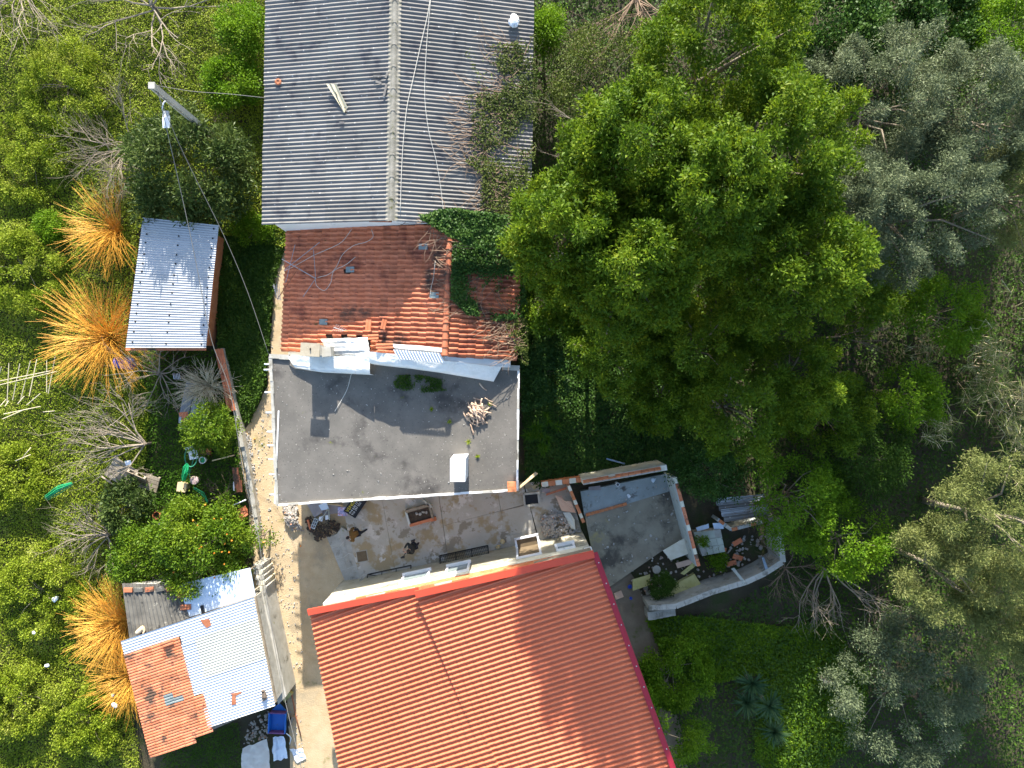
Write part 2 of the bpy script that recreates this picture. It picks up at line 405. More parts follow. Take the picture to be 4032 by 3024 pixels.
YZ = 0.30
SUNZ = math.tan(SUN_EL)
yard = bpy.data.objects.new('yard', None); COL.objects.link(yard); yard.location = P(1780, 2080, 0); WORLD['yard'] = Matrix.Translation(yard.location); yard['kind'] = 'structure'
def slab(px, z=YZ, m=m_yard, name='concrete_slab', parent=yard, inset=0.012):
    pts = [Vector((p.x, p.y)) for p in PL(px, z)]; c = sum(pts, Vector((0, 0))) / len(pts)
    pts = [p + (c - p).normalized() * inset for p in pts]
    return MB().prism(pts, -0.2, z).build(name, m, parent)
for i, q in enumerate([
    [(1340, 1930), (1497, 1925), (1556, 2252), (1420, 2290), (1367, 2090)],
    [(1497, 1925), (1722, 1915), (1764, 2206), (1556, 2252)],
    [(1722, 1915), (1955, 1905), (1972, 2012), (1745, 2070)],
    [(1745, 2070), (1972, 2012), (2006, 2155), (1764, 2206)],
    [(1955, 1905), (2062, 1900), (2075, 1985), (1972, 2012)],
    [(1972, 2012), (2085, 1985), (2108, 2085), (1992, 2112)],
    [(1992, 2112), (2108, 2085), (2124, 2130), (2006, 2155)],
    [(2062, 1900), (2240, 1890), (2290, 2093), (2124, 2130)]]):
    slab(q, YZ - 0.004 * (i % 3))
ruin_floor = slab([(2300, 2020), (2655, 1900), (2722, 2110), (2610, 2168), (2400, 2312), (2330, 2170)], 0.28, m_floor, 'ruin_floor', None)
ruin_floor['kind'] = 'structure'
bf = slab([(2285, 1935), (2640, 1862), (2668, 1925), (2470, 1985), (2300, 2030)], 0.30, m_bluefloor, 'ruin_tiled_floor', None); bf['kind'] = 'structure'
sheet('alley', [(2395, 2250), (2480, 2250), (2560, 2400), (2640, 2720), (2760, 3200), (2600, 3200), (2450, 2700)], 0.01, mat('alley_earth', (0.16, 0.125, 0.09), (0.22, 0.18, 0.13), 1.2, bump=0.02, layers=[((0.10, 0.11, 0.035), 1.0, 0.56, 0.7)]))

# steps from the dirt up to the yard
st = thing('yard_steps', P(1370, 2190, 0), 'three long pale concrete steps between dirt path and yard', 'steps')
lines = [((1286, 2114), (1359, 2290)), ((1327, 2102), (1380, 2287)), ((1344, 2076), (1401, 2282)), ((1367, 2090), (1420, 2278))]
for i in range(3):
    z = 0.09 * (i + 1); a0, a1 = lines[i]; b0, b1 = lines[i + 1]
    tr = MB().prism([P(*a0, z), P(*a1, z), P(*b1, z), P(*b0, z)], -0.1, z - 0.012).build('step_core', m_mortar, st)
    for k in range(4):
        t0, t1 = k / 4 + 0.006, (k + 1) / 4 - 0.006
        l = lambda a, b, t: (a[0] + (b[0] - a[0]) * t, a[1] + (b[1] - a[1]) * t)
        MB().prism([P(*l(a0, a1, t0), z), P(*l(a0, a1, t1), z), P(*l(b0, b1, t1), z), P(*l(b0, b1, t0), z)], z - 0.03, z + random.uniform(0, .006)).build('tread_block', m_conc, tr)

# ------------------------------------------------------------------ corrugated sheets
def corr(fr, u0, u1, v0, v1, zf, pitch, amp, spw=6, nu=1, lift=0.0, phase=0.0, skew=None):
    """sheet whose waves run along u; crests across v"""
    nv = max(2, int(round((v1 - v0) / pitch * spw)))
    def fn(a, b):
        u = u0 + (u1 - u0) * a; v = v0 + (v1 - v0) * b
        if skew: u += skew(v)
        return fr.w(u, v, zf(u, v) + lift + amp * math.cos(2 * math.pi * (v + phase) / pitch))
    return MB().grid(fn, nu, nv)

# ------------------------------------------------------------------ house with fibre-cement roof
AF = Fr(P(1542, 866, 5.9)[:2], -1.0)
AZ = 5.9; ASL = 0.2
def asb_z(u, v=0): return AZ - abs(u) * ASL
ah = thing('farm_house', AF.w(0, 6, 0), 'long whitewashed house under a grey corrugated fibre cement gable roof', 'house')
VN = 13.6
wb = MB(); q = [(-5.55, .12), (-5.55, VN - .2), (5.6, VN - .2), (5.6, .12)]
pts = []
for v in (.12, VN - .2):
    pts += [AF.w(-5.55, v, 0), AF.w(5.6, v, 0), AF.w(5.6, v, asb_z(5.6) - .06), AF.w(0, v, AZ - .06), AF.w(-5.55, v, asb_z(5.55) - .06)]
wb.add(pts, [(0, 1, 2, 3, 4), (9, 8, 7, 6, 5), (0, 5, 6, 1), (1, 6, 7, 2), (4, 9, 5, 0), (2, 7, 8, 3), (3, 8, 9, 4)])
wb.build('wall', m_white, ah)
rf = MB().add([AF.w(-5.7, .2, asb_z(5.7) - .05), AF.w(0, .2, AZ - .05), AF.w(5.7, .2, asb_z(5.7) - .05), AF.w(-5.7, VN - .1, asb_z(5.7) - .05), AF.w(0, VN - .1, AZ - .05), AF.w(5.7, VN - .1, asb_z(5.7) - .05)], [(0, 1, 4, 3), (1, 2, 5, 4)]).build('roof', m_wood, ah)
PT = 0.174; SW = PT * 5
nsh = int(VN / SW) + 1
for side in (-1, 1):
    for r, (ua, ub) in enumerate(((0.06, 2.98), (2.86, 5.92))):
        lift = 0.035 - 0.012 * r
        for k in range(nsh):
            v0 = k * SW - (0.0 if k else 0.05); v1 = (k + 1) * SW + 0.03
            jit = random.uniform(-.02, .02); jl = random.uniform(0, .008)
            e = ub + (jit if r else 0)
            corr(AF, side * ua, side * e, v0, v1, lambda u, v: asb_z(u), PT, 0.027, 8, 1, lift + jl + 0.004 * (k % 2)).build('corrugated_sheet', m_asb, rf, True)
for k in range(15):
    v0 = k * 0.93 - .06; v1 = v0 + 0.98
    def capf(a, b, v0=v0, v1=v1):
        u = (a - .5) * .52; v = v0 + (v1 - v0) * b
        z = asb_z(u) + 0.062 + 0.012 * b
        if abs(u) < .12: z += math.sqrt(max(0, .12 ** 2 - u * u)) * .85
        else: z += 0.016 * math.cos(2 * math.pi * v / PT) * (abs(u) - .12) / .14
        return AF.w(u, v, z)
    MB().grid(capf, 18, 40).build('ridge_cap', m_ridge, rf, True)
    cb = MB()
    cb.grid(lambda a, b: AF.w(.145 * math.cos(math.pi * a), v1 - .07 + .07 * b, AZ + .05 + .135 * math.sin(math.pi * a)), 10, 1)
    cb.build('ridge_collar', m_ridge, rf, True)
# broken opening at the gable and a hole in the roof
MB().box(AF.w(-.62, .105, 5.28), (1.0, .05, .34), AF.a).build('gable_vent', m_door, ah)
for i in range(3): MB().box(AF.w(-.62, .075, 5.18 + .09 * i), (.98, .03, .03), AF.a).build('vent_slat', m_tile2, ah)

# ------------------------------------------------------------------ clay tile house
TF = Fr((-2.93, 1.22), -2.5)
TS = 0.295; TZ = 5.05; TW = -7.85; TE = 3.12; TN = 5.55
def tile_z(u, v=0): return TZ - abs(u) * TS
th = thing('tiled_house', TF.w(-2, 2.5, 0), 'low old house with a weathered clay tile gable roof', 'house')
wb = MB(); pts = []
for v in (-.35, TN):
    pts += [TF.w(TW + .3, v, 0), TF.w(TE - .25, v, 0), TF.w(TE - .25, v, tile_z(TE) - .02), TF.w(0, v, TZ - .1), TF.w(TW + .3, v, tile_z(TW) - .02)]
wb.add(pts, [(0, 1, 2, 3, 4), (9, 8, 7, 6, 5), (0, 5, 6, 1), (1, 6, 7, 2), (4, 9, 5, 0), (2, 7, 8, 3), (3, 8, 9, 4)])
wb.build('wall', m_white, th)
trf = MB().add([TF.w(TW, 0, tile_z(TW) - .03), TF.w(0, 0, TZ - .03), TF.w(TE, 0, tile_z(TE) - .03), TF.w(TW, TN + .3, tile_z(TW) - .03), TF.w(0, TN + .3, TZ - .03), TF.w(TE, TN + .3, tile_z(TE) - .03)], [(0, 1, 4, 3), (1, 2, 5, 4)]).build('roof', m_dirt, th)
# one barrel tile: x runs up the slope, y across
TP = 0.214; TL = 0.37
def tile_pts():
    pr = [(-.107, .0), (-.06, -.004), (-.02, .012)]
    for k in range(7):
        t = math.pi * (1 - k / 6); pr.append((.048 + .062 * math.cos(t), .022 + .058 * math.sin(t)))
    return pr
def tile_mesh():
    mb = MB(); pr = tile_pts(); n = len(pr)
    for x, dz, s in ((0, .03, 1.0), (TL + .05, 0.0, .9)):
        mb.v += [(x, y * s, z * s + dz) for y, z in pr]
    mb.v += [(0, y, z * .55 + .012) for y, z in pr]
    for i in range(n - 1):
        mb.f.append((i, i + n, i + n + 1, i + 1)); mb.f.append((i, i + 1, i + 1 + 2 * n, i + 2 * n))
    return mb
tmb = tile_mesh(); tme = tmb.mesh('roof_tile'); tme.polygons.foreach_set('use_smooth', [True] * len(tme.polygons))
spots = []
nc = int((TN + .25) / TP)
for side, lim in ((-1, -TW), (1, TE)):
    nr = int(lim / TL) + 1
    for r in range(nr):
        for c in range(nc):
            u = lim - r * TL + 0.02
            if u - TL < 0.0: continue
            spots.append((side, u + random.uniform(-.012, .012), c * TP + .06 + (0.02 if r % 2 else 0)))
def tile_basis(side, u, v):
    p = TF.w(side * u, v, tile_z(u) + 0.005 + random.uniform(0, .008))
    xa = (TF.u * -side); sl = math.atan(TS)
    ax = Vector((xa.x * math.cos(sl), xa.y * math.cos(sl), math.sin(sl))); ay = Vector((TF.v.x, TF.v.y, 0)); 
    if side > 0: ay = ay
    az = ax.cross(ay); 
    if az.z < 0: az = -az
    j = random.uniform(-.025, .025)
    m = Matrix(((ax.x, ay.x, az.x, p.x), (ax.y, ay.y, az.y, p.y), (ax.z, ay.z, az.z, p.z), (0, 0, 0, 1)))
    return m @ Matrix.Rotation(j, 4, 'Z')
skip = lambda s, u, v: s < 0 and 3.5 < u < 5.75 and v < 0.72   # under the white membrane
glass = [(-1, 1.35, 4.75), (-1, .75, 2.62), (-1, 4.75, 3.75), (-1, 5.95, 1.36)]
order = sorted(spots, key=lambda s: -(tile_z(s[1])) + (3 if s[0] > 0 and s[2] > 2.2 else 0))
rest = MB()
cnt = 0
for s in order:
    if skip(*s): continue
    b = tile_basis(*s)
    isg = any(g[0] == s[0] and abs(g[1] - s[1]) < TL / 2 and abs(g[2] - s[2]) < TP * .55 for g in glass)
    if cnt < 290:
        link('roof_tile', tme, m_tile, trf, basis=b); cnt += 1
    elif not isg:
        rest.add([b @ Vector(v) for v in tmb.v], tmb.f)
rest.build('more_roof_tiles', m_tile, trf, True, kind='stuff')
for g in glass:
    b = tile_basis(*g); MB().box((0, 0, 0), (.42, .26, .02)).build('glass_tile', m_glass, trf, basis=b @ Matrix.Translation((.2, .02, .085)))
for k in range(16):
    v0 = .02 + k * .355
    MB().grid(lambda a, b: TF.w((.125 + .018 * (1 - b)) * math.cos(math.pi * a), v0 + .4 * b, TZ + .035 + (.13 + .02 * (1 - b)) * math.sin(math.pi * a)), 10, 1).build('ridge_tile', m_tile, trf, True)
    MB().grid(lambda a, b: TF.w(.165 * math.cos(math.pi * a), v0 + .055 * b, TZ + .035 + .17 * math.sin(math.pi * a)), 10, 1).build('ridge_rim', m_tile, trf, True)

# white waterproofing membranes along the south edge
def ramp(name, north, south, skirt, m=m_memb, parent=th, lump=0.05, wave=None, nu=40, nv=8):
    """lumpy covering between two pixel lines given as (px,py,z)"""
    def lerp(pl, t):
        s = t * (len(pl) - 1); i = min(int(s), len(pl) - 2); f = s - i
        a = P(*pl[i]); b = P(*pl[i + 1]); return a + (b - a) * f
    def fn(a, b):
        n = lerp(north, a); s = lerp(south, a)
        if b > .8:
            p = s.copy(); p.z = s.z + (skirt - s.z) * (b - .8) / .2; p += (s - n).normalized() * .04 * (b - .8) / .2
            return p
        t = b / .8; p = n + (s - n) * t
        p.z += lump * (float(fbm(p.x * 2.2, p.y * 2.2, 9)) - .5) * 2 - .05 * max(0, t - .8) * 5
        if wave: p.z += wave * math.cos(2 * math.pi * (p.y) / TP)
        p.y += .05 * (float(vnoise(p.x * 3, 1, 2)) - .5)
        return p
    return MB().grid(fn, nu, nv * 2).build(name, m, parent, True)
ramp('white_membrane', [(1131, 1401, 4.0), (1292, 1404, 4.35), (1456, 1396, 4.85)], [(1160, 1446, 4.0), (1265, 1463, 4.2), (1456, 1472, 4.75)], 3.84)
ramp('white_membrane', [(1452, 1386, 4.95), (1600, 1398, 5.12), (1750, 1420, 5.0), (1975, 1445, 4.25)], [(1456, 1430, 4.85), (1600, 1446, 5.0), (1722, 1463, 4.85), (1945, 1500, 4.02)], 3.84)
ramp('white_membrane', [(1262, 1335, 4.06), (1446, 1329, 4.55)], [(1300, 1398, 4.10), (1458, 1398, 4.78)], 3.9, wave=.03)
ramp('white_membrane', [(1540, 1354, 4.74), (1640, 1362, 5.0), (1742, 1370, 5.14)], [(1556, 1376, 4.80), (1640, 1384, 5.08), (1757, 1392, 5.12)], 4.2, lump=.03)
# small white corrugated sheet lying on the flashing
sh = P(1552, 1378, 5.16); 
def cs(a, b):
    p = P(1548 + 184 * a + 20 * b, 1376 + 14 * a + 38 * b, 5.2 - .06 * b - .0 * a); p.z += .025 * math.cos(a * 2 * math.pi * 16); return p
MB().grid(cs, 16 * 7, 2).build('corrugated_offcut', m_whsheet, None, True, label='short white corrugated offcut lying on the flat house flashing', cat='sheet')
# concrete chimney
ch = thing('block_chimney', P(1230, 1385, 4.0), 'squat brown concrete chimney with a slab lid on tiled roof edge', 'chimney')
ctr = P(1222, 1377, 5.2)
MB().box((ctr.x + .03, ctr.y - .02, 4.15), (.72, .46, 1.5), .05).build('shaft', m_conc, ch)
for i in range(2):
    for s in (-1, 1): MB().box((ctr.x + s * .26 + .03, ctr.y + (i - .5) * .34 - .02, 5.02), (.12, .10, .26), .05).build('vent_post', m_conc, ch)
MB().box((ctr.x, ctr.y, 5.2), (.84, .58, .09), -.06).build('lid', mat('lichened_lid', (.33, .28, .20), (.40, .35, .26), 5, layers=[((.52, .46, .36), 8, .6, .7)]), ch)
MB().box((ctr.x + .02, ctr.y + .02, 5.27), (.05, .10, .06)).build('lid_hook', m_iron, ch)
MB().box((ctr.x + .58, ctr.y - .06, 4.2), (.42, .44, 1.25), .1).build('shaft_step', m_conc, ch)

# ------------------------------------------------------------------ flat roof house
FZ = 3.85
fc = [P(1062, 1402, FZ), P(2046, 1449, FZ), P(2040, 1932, FZ), P(1088, 1991, FZ)]
fh = thing('flat_roof_house', P(1560, 1700, 0), 'single storey house with a dark stained flat concrete roof', 'house')
ctr = sum(fc, Vector()) / 4
def ins(p, d): 
    q = Vector((ctr.x - p.x, ctr.y - p.y, 0)).normalized() * d; return Vector((p.x + q.x, p.y + q.y))
MB().prism([ins(p, .22) for p in fc], -.1, FZ - .16).build('wall', m_cream, fh)
MB().grid(lambda a, b: (lambda p: Vector((p.x, p.y, FZ - .02 + .03 * (float(fbm(p.x * .6, p.y * .6, 4)) - .5))))((fc[3] * (1 - a) + fc[2] * a) * (1 - b) + (fc[0] * (1 - a) + fc[1] * a) * b), 40, 24).build('roof_screed', m_flat, fh, True)
MB().prism([ins(p, .02) for p in fc], FZ - .2, FZ - .06).build('roof_slab', m_conc, fh)
def kerb(a, b, n, wd, hh, m, z=FZ, parent=fh, off=0.0):
    a = Vector(a); b = Vector(b); d = (b - a) / n; q = Vector((-d.y, d.x, 0)).normalized()
    for i in range(n):
        p0 = a + d * i; p1 = a + d * (i + 1); w = wd * random.uniform(.75, 1.2); h = hh * random.uniform(.7, 1.15); o = q * (off + random.uniform(-.012, .012))
        MB().prism([p0 + q * w / 2 + o, p0 - q * w / 2 + o, p1 - q * w / 2 + o, p1 + q * w / 2 + o], z - .1, z + h).build('kerb_piece', m if random.random() > .25 else m_conc, parent)
kerb(fc[3] + Vector((.05, .03, 0)), fc[0] + Vector((.05, -.02, 0)), 12, .13, .07, m_conc)
kerb(fc[3] + Vector((.05, .04, 0)), fc[3] + (fc[2] - fc[3]) * .985 + Vector((0, .04, 0)), 22, .10, .05, m_white)
kerb(fc[2] + Vector((-.04, 0, 0)), fc[1] + Vector((-.04, 0, 0)), 12, .09, .06, m_white)
kerb(fc[0], fc[0] + (fc[1] - fc[0]) * .08, 2, .22, .10, m_conc); kerb(fc[1] - (fc[1] - fc[0]) * .07, fc[1], 2, .22, .08, m_conc)
MB().box((fc[3].x + .02, fc[3].y + 2.2, FZ - .03), (.06, 4.2, .12), -.043).build('white_edge_strip', m_white, fh)
for px, py in ((1052, 1434), (1050, 1456), (1053, 1545), (1058, 1625), (1062, 1700), (1064, 1754), (1069, 1808), (1071, 1868), (1075, 1948)):
    p = P(px, py, FZ - .08); MB().tube([p + Vector((.35, 0, .03)), p + Vector((-.13, 0, -.02))], .036, 8).build('drain_spout', m_plast, fh, True)
# white chimney block
c2 = [P(1772, 1807, 5.85), P(1834, 1805, 5.85), P(1832, 1897, 5.85), P(1772, 1897, 5.85)]
MB().prism(c2, FZ - .05, 5.85).build('white_chimney', mat('pale_lime_render', (.60, .61, .62), (.70, .71, .71), 2.2, bump=.01, layers=[((.46, .47, .48), 4, .58, .68)]), None, label='tall plain white rendered chimney block on the flat roof', cat='chimney')
# pair of bricks on the corner
for i, (px, py) in enumerate(((2015, 1914), (2016, 1926))):
    p = P(px, py - (6 if i == 0 else -2), FZ + .25)
    MB().box((p.x, p.y, FZ + .15), (.40, .22 if i == 0 else .20, .2 + .05 * i), .03).build('hollow_brick', m_brick, None, label='orange hollow brick resting on the corner of the flat roof', cat='brick', group='corner bricks on the flat roof')
# ------------------------------------------------------------------ house with the new red roof
rh = thing('red_roof_house', P(1950, 2600, 0), 'cream walled house under a new orange red tile sheet roof', 'house')
NW = P(1217, 2408, 3.7); SWp = P(1372, 3230, 3.7)
ST0 = P(1637, 2338, 4.6); ST1 = P(2012, 3230, 4.6)     # line of the step between the two roof levels
NE = P(2336, 2184, 5.55); SE = P(2722, 3230, 5.55)
def hcross(a, b, p): return (b[0] - a[0]) * (p[1] - a[1]) - (b[1] - a[1]) * (p[0] - a[0])
def clip(poly, org, d):
    """range of t for org + d t inside a convex ccw polygon"""
    lo, hi = -1e9, 1e9; n = len(poly)
    for i in range(n):
        a, b = poly[i], poly[(i + 1) % n]; ex, ey = b[0] - a[0], b[1] - a[1]
        c0 = ex * (org.y - a[1]) - ey * (org.x - a[0]); c1 = ex * d.y - ey * d.x
        if abs(c1) < 1e-9:
            if c0 < 0: return None
            continue
        t = -c0 / c1
        if c1 > 0: lo = max(lo, t)
        else: hi = min(hi, t)
    return (lo, hi) if hi > lo + 1e-4 else None
def ccw(p):
    a = sum(p[i][0] * p[(i + 1) % len(p)][1] - p[(i + 1) % len(p)][0] * p[i][1] for i in range(len(p)))
    return p if a > 0 else p[::-1]
RP = 0.222; RT = 0.365
def tile_panels(fr, poly, zf, name, parent, m, waves=5):
    poly = ccw([(p[0], p[1]) for p in poly])
    vs_ = [fr.inv(*p)[1] for p in poly]; v0, v1 = min(vs_), max(vs_)
    k0, k1 = math.floor(v0 / (RP * waves)), math.ceil(v1 / (RP * waves))
    for k in range(k0, k1):
        va, vb = k * RP * waves, (k + 1) * RP * waves
        nv = waves * 10; rows = []
        for j in range(nv + 1):
            v = va + (vb - va) * j / nv; v = min(max(v, v0 + 1e-3), v1 - 1e-3)
            o = fr.w(0, v); r = clip(poly, Vector((o.x, o.y)), fr.u)
            rows.append((v, r))
        us = [r for v, r in rows if r]
        if len(us) < 2: continue
        ua = min(r[0] for r in us); ub = max(r[1] for r in us)
        brk = [ua]
        t = math.ceil(ua / RT) * RT
        while t < ub:
            brk += [t - .012, t]; t += RT
        brk.append(ub)
        mb = MB(); prev = None; NU = len(brk)
        for v, r in rows:
            if r is None: prev = None; continue
            w = (v / RP) % 1.0
            zz = .085 * max(0.0, math.sin(math.pi * min(1, w / .60))) ** .75 if w < .60 else 0.0
            start = len(mb.v)
            for i, t in enumerate(brk):
                u = min(max(t, r[0]), r[1]); s = ((u / RT) % 1.0)
                lift = .014 * (1 - s)
                mb.v.append(tuple(fr.w(u, v, zf(u, v) + zz * (1 + .10 * (1 - s)) + lift)))
            if prev is not None:
                for i in range(NU - 1):
                    mb.f.append((prev + i, prev + i + 1, start + i + 1, start + i))
            prev = start
        if mb.f: mb.build(name, m, parent)
# lower (west) and upper (east) roof level, both falling to the west
LF = Fr((NW.x, NW.y), 22.0); UF = Fr((ST0.x, ST0.y), 20.0)
def zl(u, v):
    return 3.62 + .205 * max(u, -1) + .012 * v
def zu(u, v): return 4.72 + .105 * u
r1 = MB().prism([Vector((p.x, p.y)) for p in (NW, SWp, ST1, ST0)], 3.2, [3.45, 3.45, 4.15, 4.15]).build('lower_roof', m_wood, rh)
r2 = MB().prism([Vector((p.x, p.y)) for p in (ST0, ST1, SE, NE)], 4.2, [4.6, 4.6, 5.4, 5.4]).build('upper_roof', m_wood, rh)
ext = lambda a, b, t: a + (b - a) * t
tile_panels(LF, [NW, SWp, ext(SWp, ST1, 1.08), ext(NW, ST0, 1.08)], lambda u, v: (lambda q: 3.64 + .17 * max(0.0, hcross((SWp.x, SWp.y), (NW.x, NW.y), (q.x, q.y)) / -(NW - SWp).length))(LF.w(u, v)), 'roof_panel', r1, m_tnew)
tile_panels(UF, [ST0, ST1, SE, NE], zu, 'roof_panel', r2, m_tnew)
def bar(a, b, w, h, m, name, parent, up=0.0):
    a = Vector(a); b = Vector(b); d = b - a; q = Vector((-d.y, d.x, 0)).normalized() * w / 2
    z = Vector((0, 0, h)); u = Vector((0, 0, up))
    vs = [a + q + u, a - q + u, b - q + u, b + q + u]; vs += [v + z for v in vs]
    return MB().add(vs, [(0, 3, 2, 1), (4, 5, 6, 7), (0, 1, 5, 4), (1, 2, 6, 5), (2, 3, 7, 6), (3, 0, 4, 7)]).build(name, m, parent)
nfa = P(1214, 2409, 3.78); nfb = P(1650, 2322, 4.55)
bar(nfa, nfb, .27, .12, m_fascia, 'verge_flashing', rh, -.0)
nfc = P(1636, 2339, 4.86); nfd = P(2338, 2180, 5.66)
bar(nfc, nfd, .30, .13, m_fascia, 'verge_flashing', rh, -.02)
d = (nfb - nfa).normalized(); 
bar(P(2341, 2175, 5.62), P(2727, 3235, 5.62), .24, .10, m_crim, 'ridge_flashing', rh)
for k in range(13):
    p = P(2341 + 386 * (k + .5) / 13, 2175 + 1060 * (k + .5) / 13, 5.735); MB().lathe((p.x + .02, p.y, 5.715), [(.03, 0), (.03, .02), (.012, .035)], 6).build('flashing_screw', m_zinc, rh)
# walls
wa = P(1343, 2293, YZ); wb_ = P(2292, 2092, YZ)
wdir = (wb_ - wa); wlen = wdir.length; wdir.normalize(); wn_ = Vector((-wdir.y, wdir.x, 0))   # wn_ points to the yard
def wz(t): return 3.72 + 1.62 * t       # underside of the verge along the wall
n = 26; nb = MB()
nb.prism([(wa.x, wa.y), (wb_.x, wb_.y), (SE.x - .2, SE.y), (SWp.x + .5, SWp.y)], -.1, 3.3)
body = nb.build('wall', m_cream, rh)
MB().prism([(wa - wn_ * .22)[:2], (wb_ - wn_ * .22)[:2], wb_[:2], wa[:2]], -.1, [3.75, 3.95, 3.95, 3.75]).build('front_wall', m_cream, rh)
# exposed brick courses above the plaster, climbing with the verge
for c in range(9):
    zc = 3.86 + c * .2
    nbk = int(wlen / .31)
    for k in range(nbk):
        t = (k + .5 + .5 * (c % 2)) * .31 / wlen
        if t > .985 or t < .12: continue
        if zc + .1 > wz(t) + .06 or zc < 3.72 + .2 * t: continue
        p = wa + wdir * (t * wlen) - wn_ * .11
        MB().box((p.x, p.y, zc), (.298, .205, .186), math.atan2(wdir.y, wdir.x)).build('brick', m_brick, rh)
mb = MB().prism([(wa + wdir * 1.3 - wn_ * .2)[:2], (wb_ - wn_ * .2)[:2], (wb_ - wn_ * .03)[:2], (wa + wdir * 1.3 - wn_ * .03)[:2]], 3.6, [3.86, 5.25, 5.25, 3.86]).build('brick_mortar', m_mortar, rh)
for i in range(8):
    p = wb_ - wdir * .14 - wn_ * .1; MB().box((p.x + random.uniform(-.03, .03), p.y + random.uniform(-.03, .03), 3.9 + i * .2), (.34, .30, .19), math.atan2(wdir.y, wdir.x)).build('pillar_block', m_white if i % 3 else m_conc, rh)
def on_wall(t, off, z): 
    p = wa + wdir * (t * wlen) + wn_ * off; return Vector((p.x, p.y, z))
wang = math.atan2(wdir.y, wdir.x)
def window(t, z0, z1, w, name='window', panel=m_glass, sill=True):
    o = MB().box(on_wall(t, .012, (z0 + z1) / 2), (w, .05, z1 - z0), wang).build(name, panel, rh)
    for s in (-1, 1): MB().box(on_wall(t + s * (w / 2 + .05) / wlen, .03, (z0 + z1) / 2), (.10, .13, z1 - z0 + .1), wang).build('frame', m_plast, o)
    MB().box(on_wall(t, .03, z1 + .05), (w + .2, .12, .10), wang).build('lintel', m_white, o)
    if sill: MB().box(on_wall(t, .07, z0 - .03), (w + .26, .24, .07), wang).build('sill', m_white, o)
    return o
window(.335, 2.0, 3.15, 1.15); window(.50, 2.1, 3.3, .95)
window(.775, 1.1, 3.1, 1.0, 'shuttered_window', m_door)
MB().box(on_wall(.775, .26, 1.12), (1.05, .46, .06), wang).build('window_box_shelf', m_door, rh)
for s in (-1, 1): MB().box(on_wall(.775 + s * .55 / wlen, .26, 1.18), (.09, .5, .14), wang).build('shelf_bracket', m_plast, rh)
MB().box(on_wall(.775, .5, 1.18), (1.2, .09, .14), wang).build('shelf_edge', m_plast, rh)
window(.915, 2.6, 3.2, .7)

# ------------------------------------------------------------------ grey metal shed
def quad_fn(c, z):
    q = [P(*p, zz) for p, zz in zip(c, z)]
    return lambda a, b: (q[0] * (1 - a) + q[1] * a) * (1 - b) + (q[3] * (1 - a) + q[2] * a) * b
shed = thing('metal_shed', P(660, 1130, 0), 'narrow garden shed roofed with grey galvanised corrugated sheets', 'shed')
cz = [2.55, 2.85, 2.85, 2.55]; cc = [(564, 857), (863, 888), (812, 1370), (496, 1369)]
qf = quad_fn(cc, cz); g0 = [qf(.06, .03), qf(.78, .03), qf(.78, .96), qf(.06, .96)]
MB().prism([(p.x, p.y) for p in g0], -.1, [2.45, 2.72, 2.72, 2.45]).build('wall', m_brick, shed)
ns = 7
srf = MB().prism([(p.x, p.y) for p in g0], 2.40, [2.52, 2.8, 2.8, 2.52]).build('roof', m_wood, shed)
for k in range(ns):
    b0, b1 = k / ns, (k + 1) / ns + .012
    def fn(a, b, b0=b0, b1=b1):
        t = b0 + (min(b1, 1.0) - b0) * b; p = qf(a, t); p.z += .012 * math.cos(2 * math.pi * t * 52) + .030 + .010 * (1 - b); return p
    MB().grid(fn, 1, int(52 / ns * 8)).build('corrugated_sheet', m_zinc, srf, True)
for a in (.08, .50, .94):
    for k in range(13):
        p = qf(a, (k + .5) / 13 + random.uniform(-.012, .012)); MB().lathe((p.x, p.y, p.z + .045), [(.042, 0), (.042, .018), (.016, .03)], 8).build('roof_screw', m_black, srf)
bar(P(812, 1376, 2.3), P(500, 1376, 2.2), .10, .12, m_tile2, 'eave_board', shed)
for k in range(9):
    p = P(830 - 28 * k / 9 + 14, 1080 + 260 * k / 9, 2.0); MB().box((p.x, p.y, 2.25), (.16, .30, .18), -.1).build('brick', m_brick, shed)

# ------------------------------------------------------------------ patchwork shed
ps = thing('patchwork_shed', P(750, 2640, 0), 'low shed patched with white corrugated sheets and grimy clay tiles', 'shed')
o0 = P(475, 2525, 2.7); o1 = P(1000, 2350, 2.9)
WFang = math.degrees(math.atan2(o1.y - o0.y, o1.x - o0.x))
WF = Fr((o0.x, o0.y), WFang)
def wq(px, py, z=2.75): 
    p = P(px, py, z); return WF.inv(p.x, p.y)
ulen = (o1 - o0).length; vb = wq(1088, 2772)[1]; vl = wq(592, 2994)[1]
def pz(u, v): return 2.66 + .035 * u
MB().prism([WF.w(.25, -.12)[:2], WF.w(ulen - .2, -.12)[:2], P(1080, 2768, 2.7)[:2], P(838, 2872, 2.7)[:2], P(600, 2985, 2.6)[:2]], -.1, 2.45).build('wall', m_conc, ps)
prf = MB().prism([WF.w(.1, -.05)[:2], WF.w(ulen - .08, -.05)[:2], P(1084, 2770, 2.7)[:2], P(838, 2876, 2.7)[:2], P(594, 2988, 2.6)[:2]], 2.40, 2.58).build('roof', m_wood, ps)
CP = .125
e1 = wq(1088, 2772); sl = (e1[0] - ulen) / e1[1]
def sheetw(u0f, u1f, v0, v1, m, lift):
    mbx = MB(); nv = int((v1 - v0) / CP * 8)
    nv = max(nv, 2)
    mbx.grid(lambda a, b: (lambda v: (lambda u: WF.w(u, v, pz(u, v) + lift + .02 * math.cos(2 * math.pi * v / CP)))(u0f(v) + (u1f(v) - u0f(v)) * a))(v0 + (v1 - v0) * b), 1, nv)
    mbx.build('corrugated_sheet', m, prf, True)
edge = lambda v: ulen + sl * v
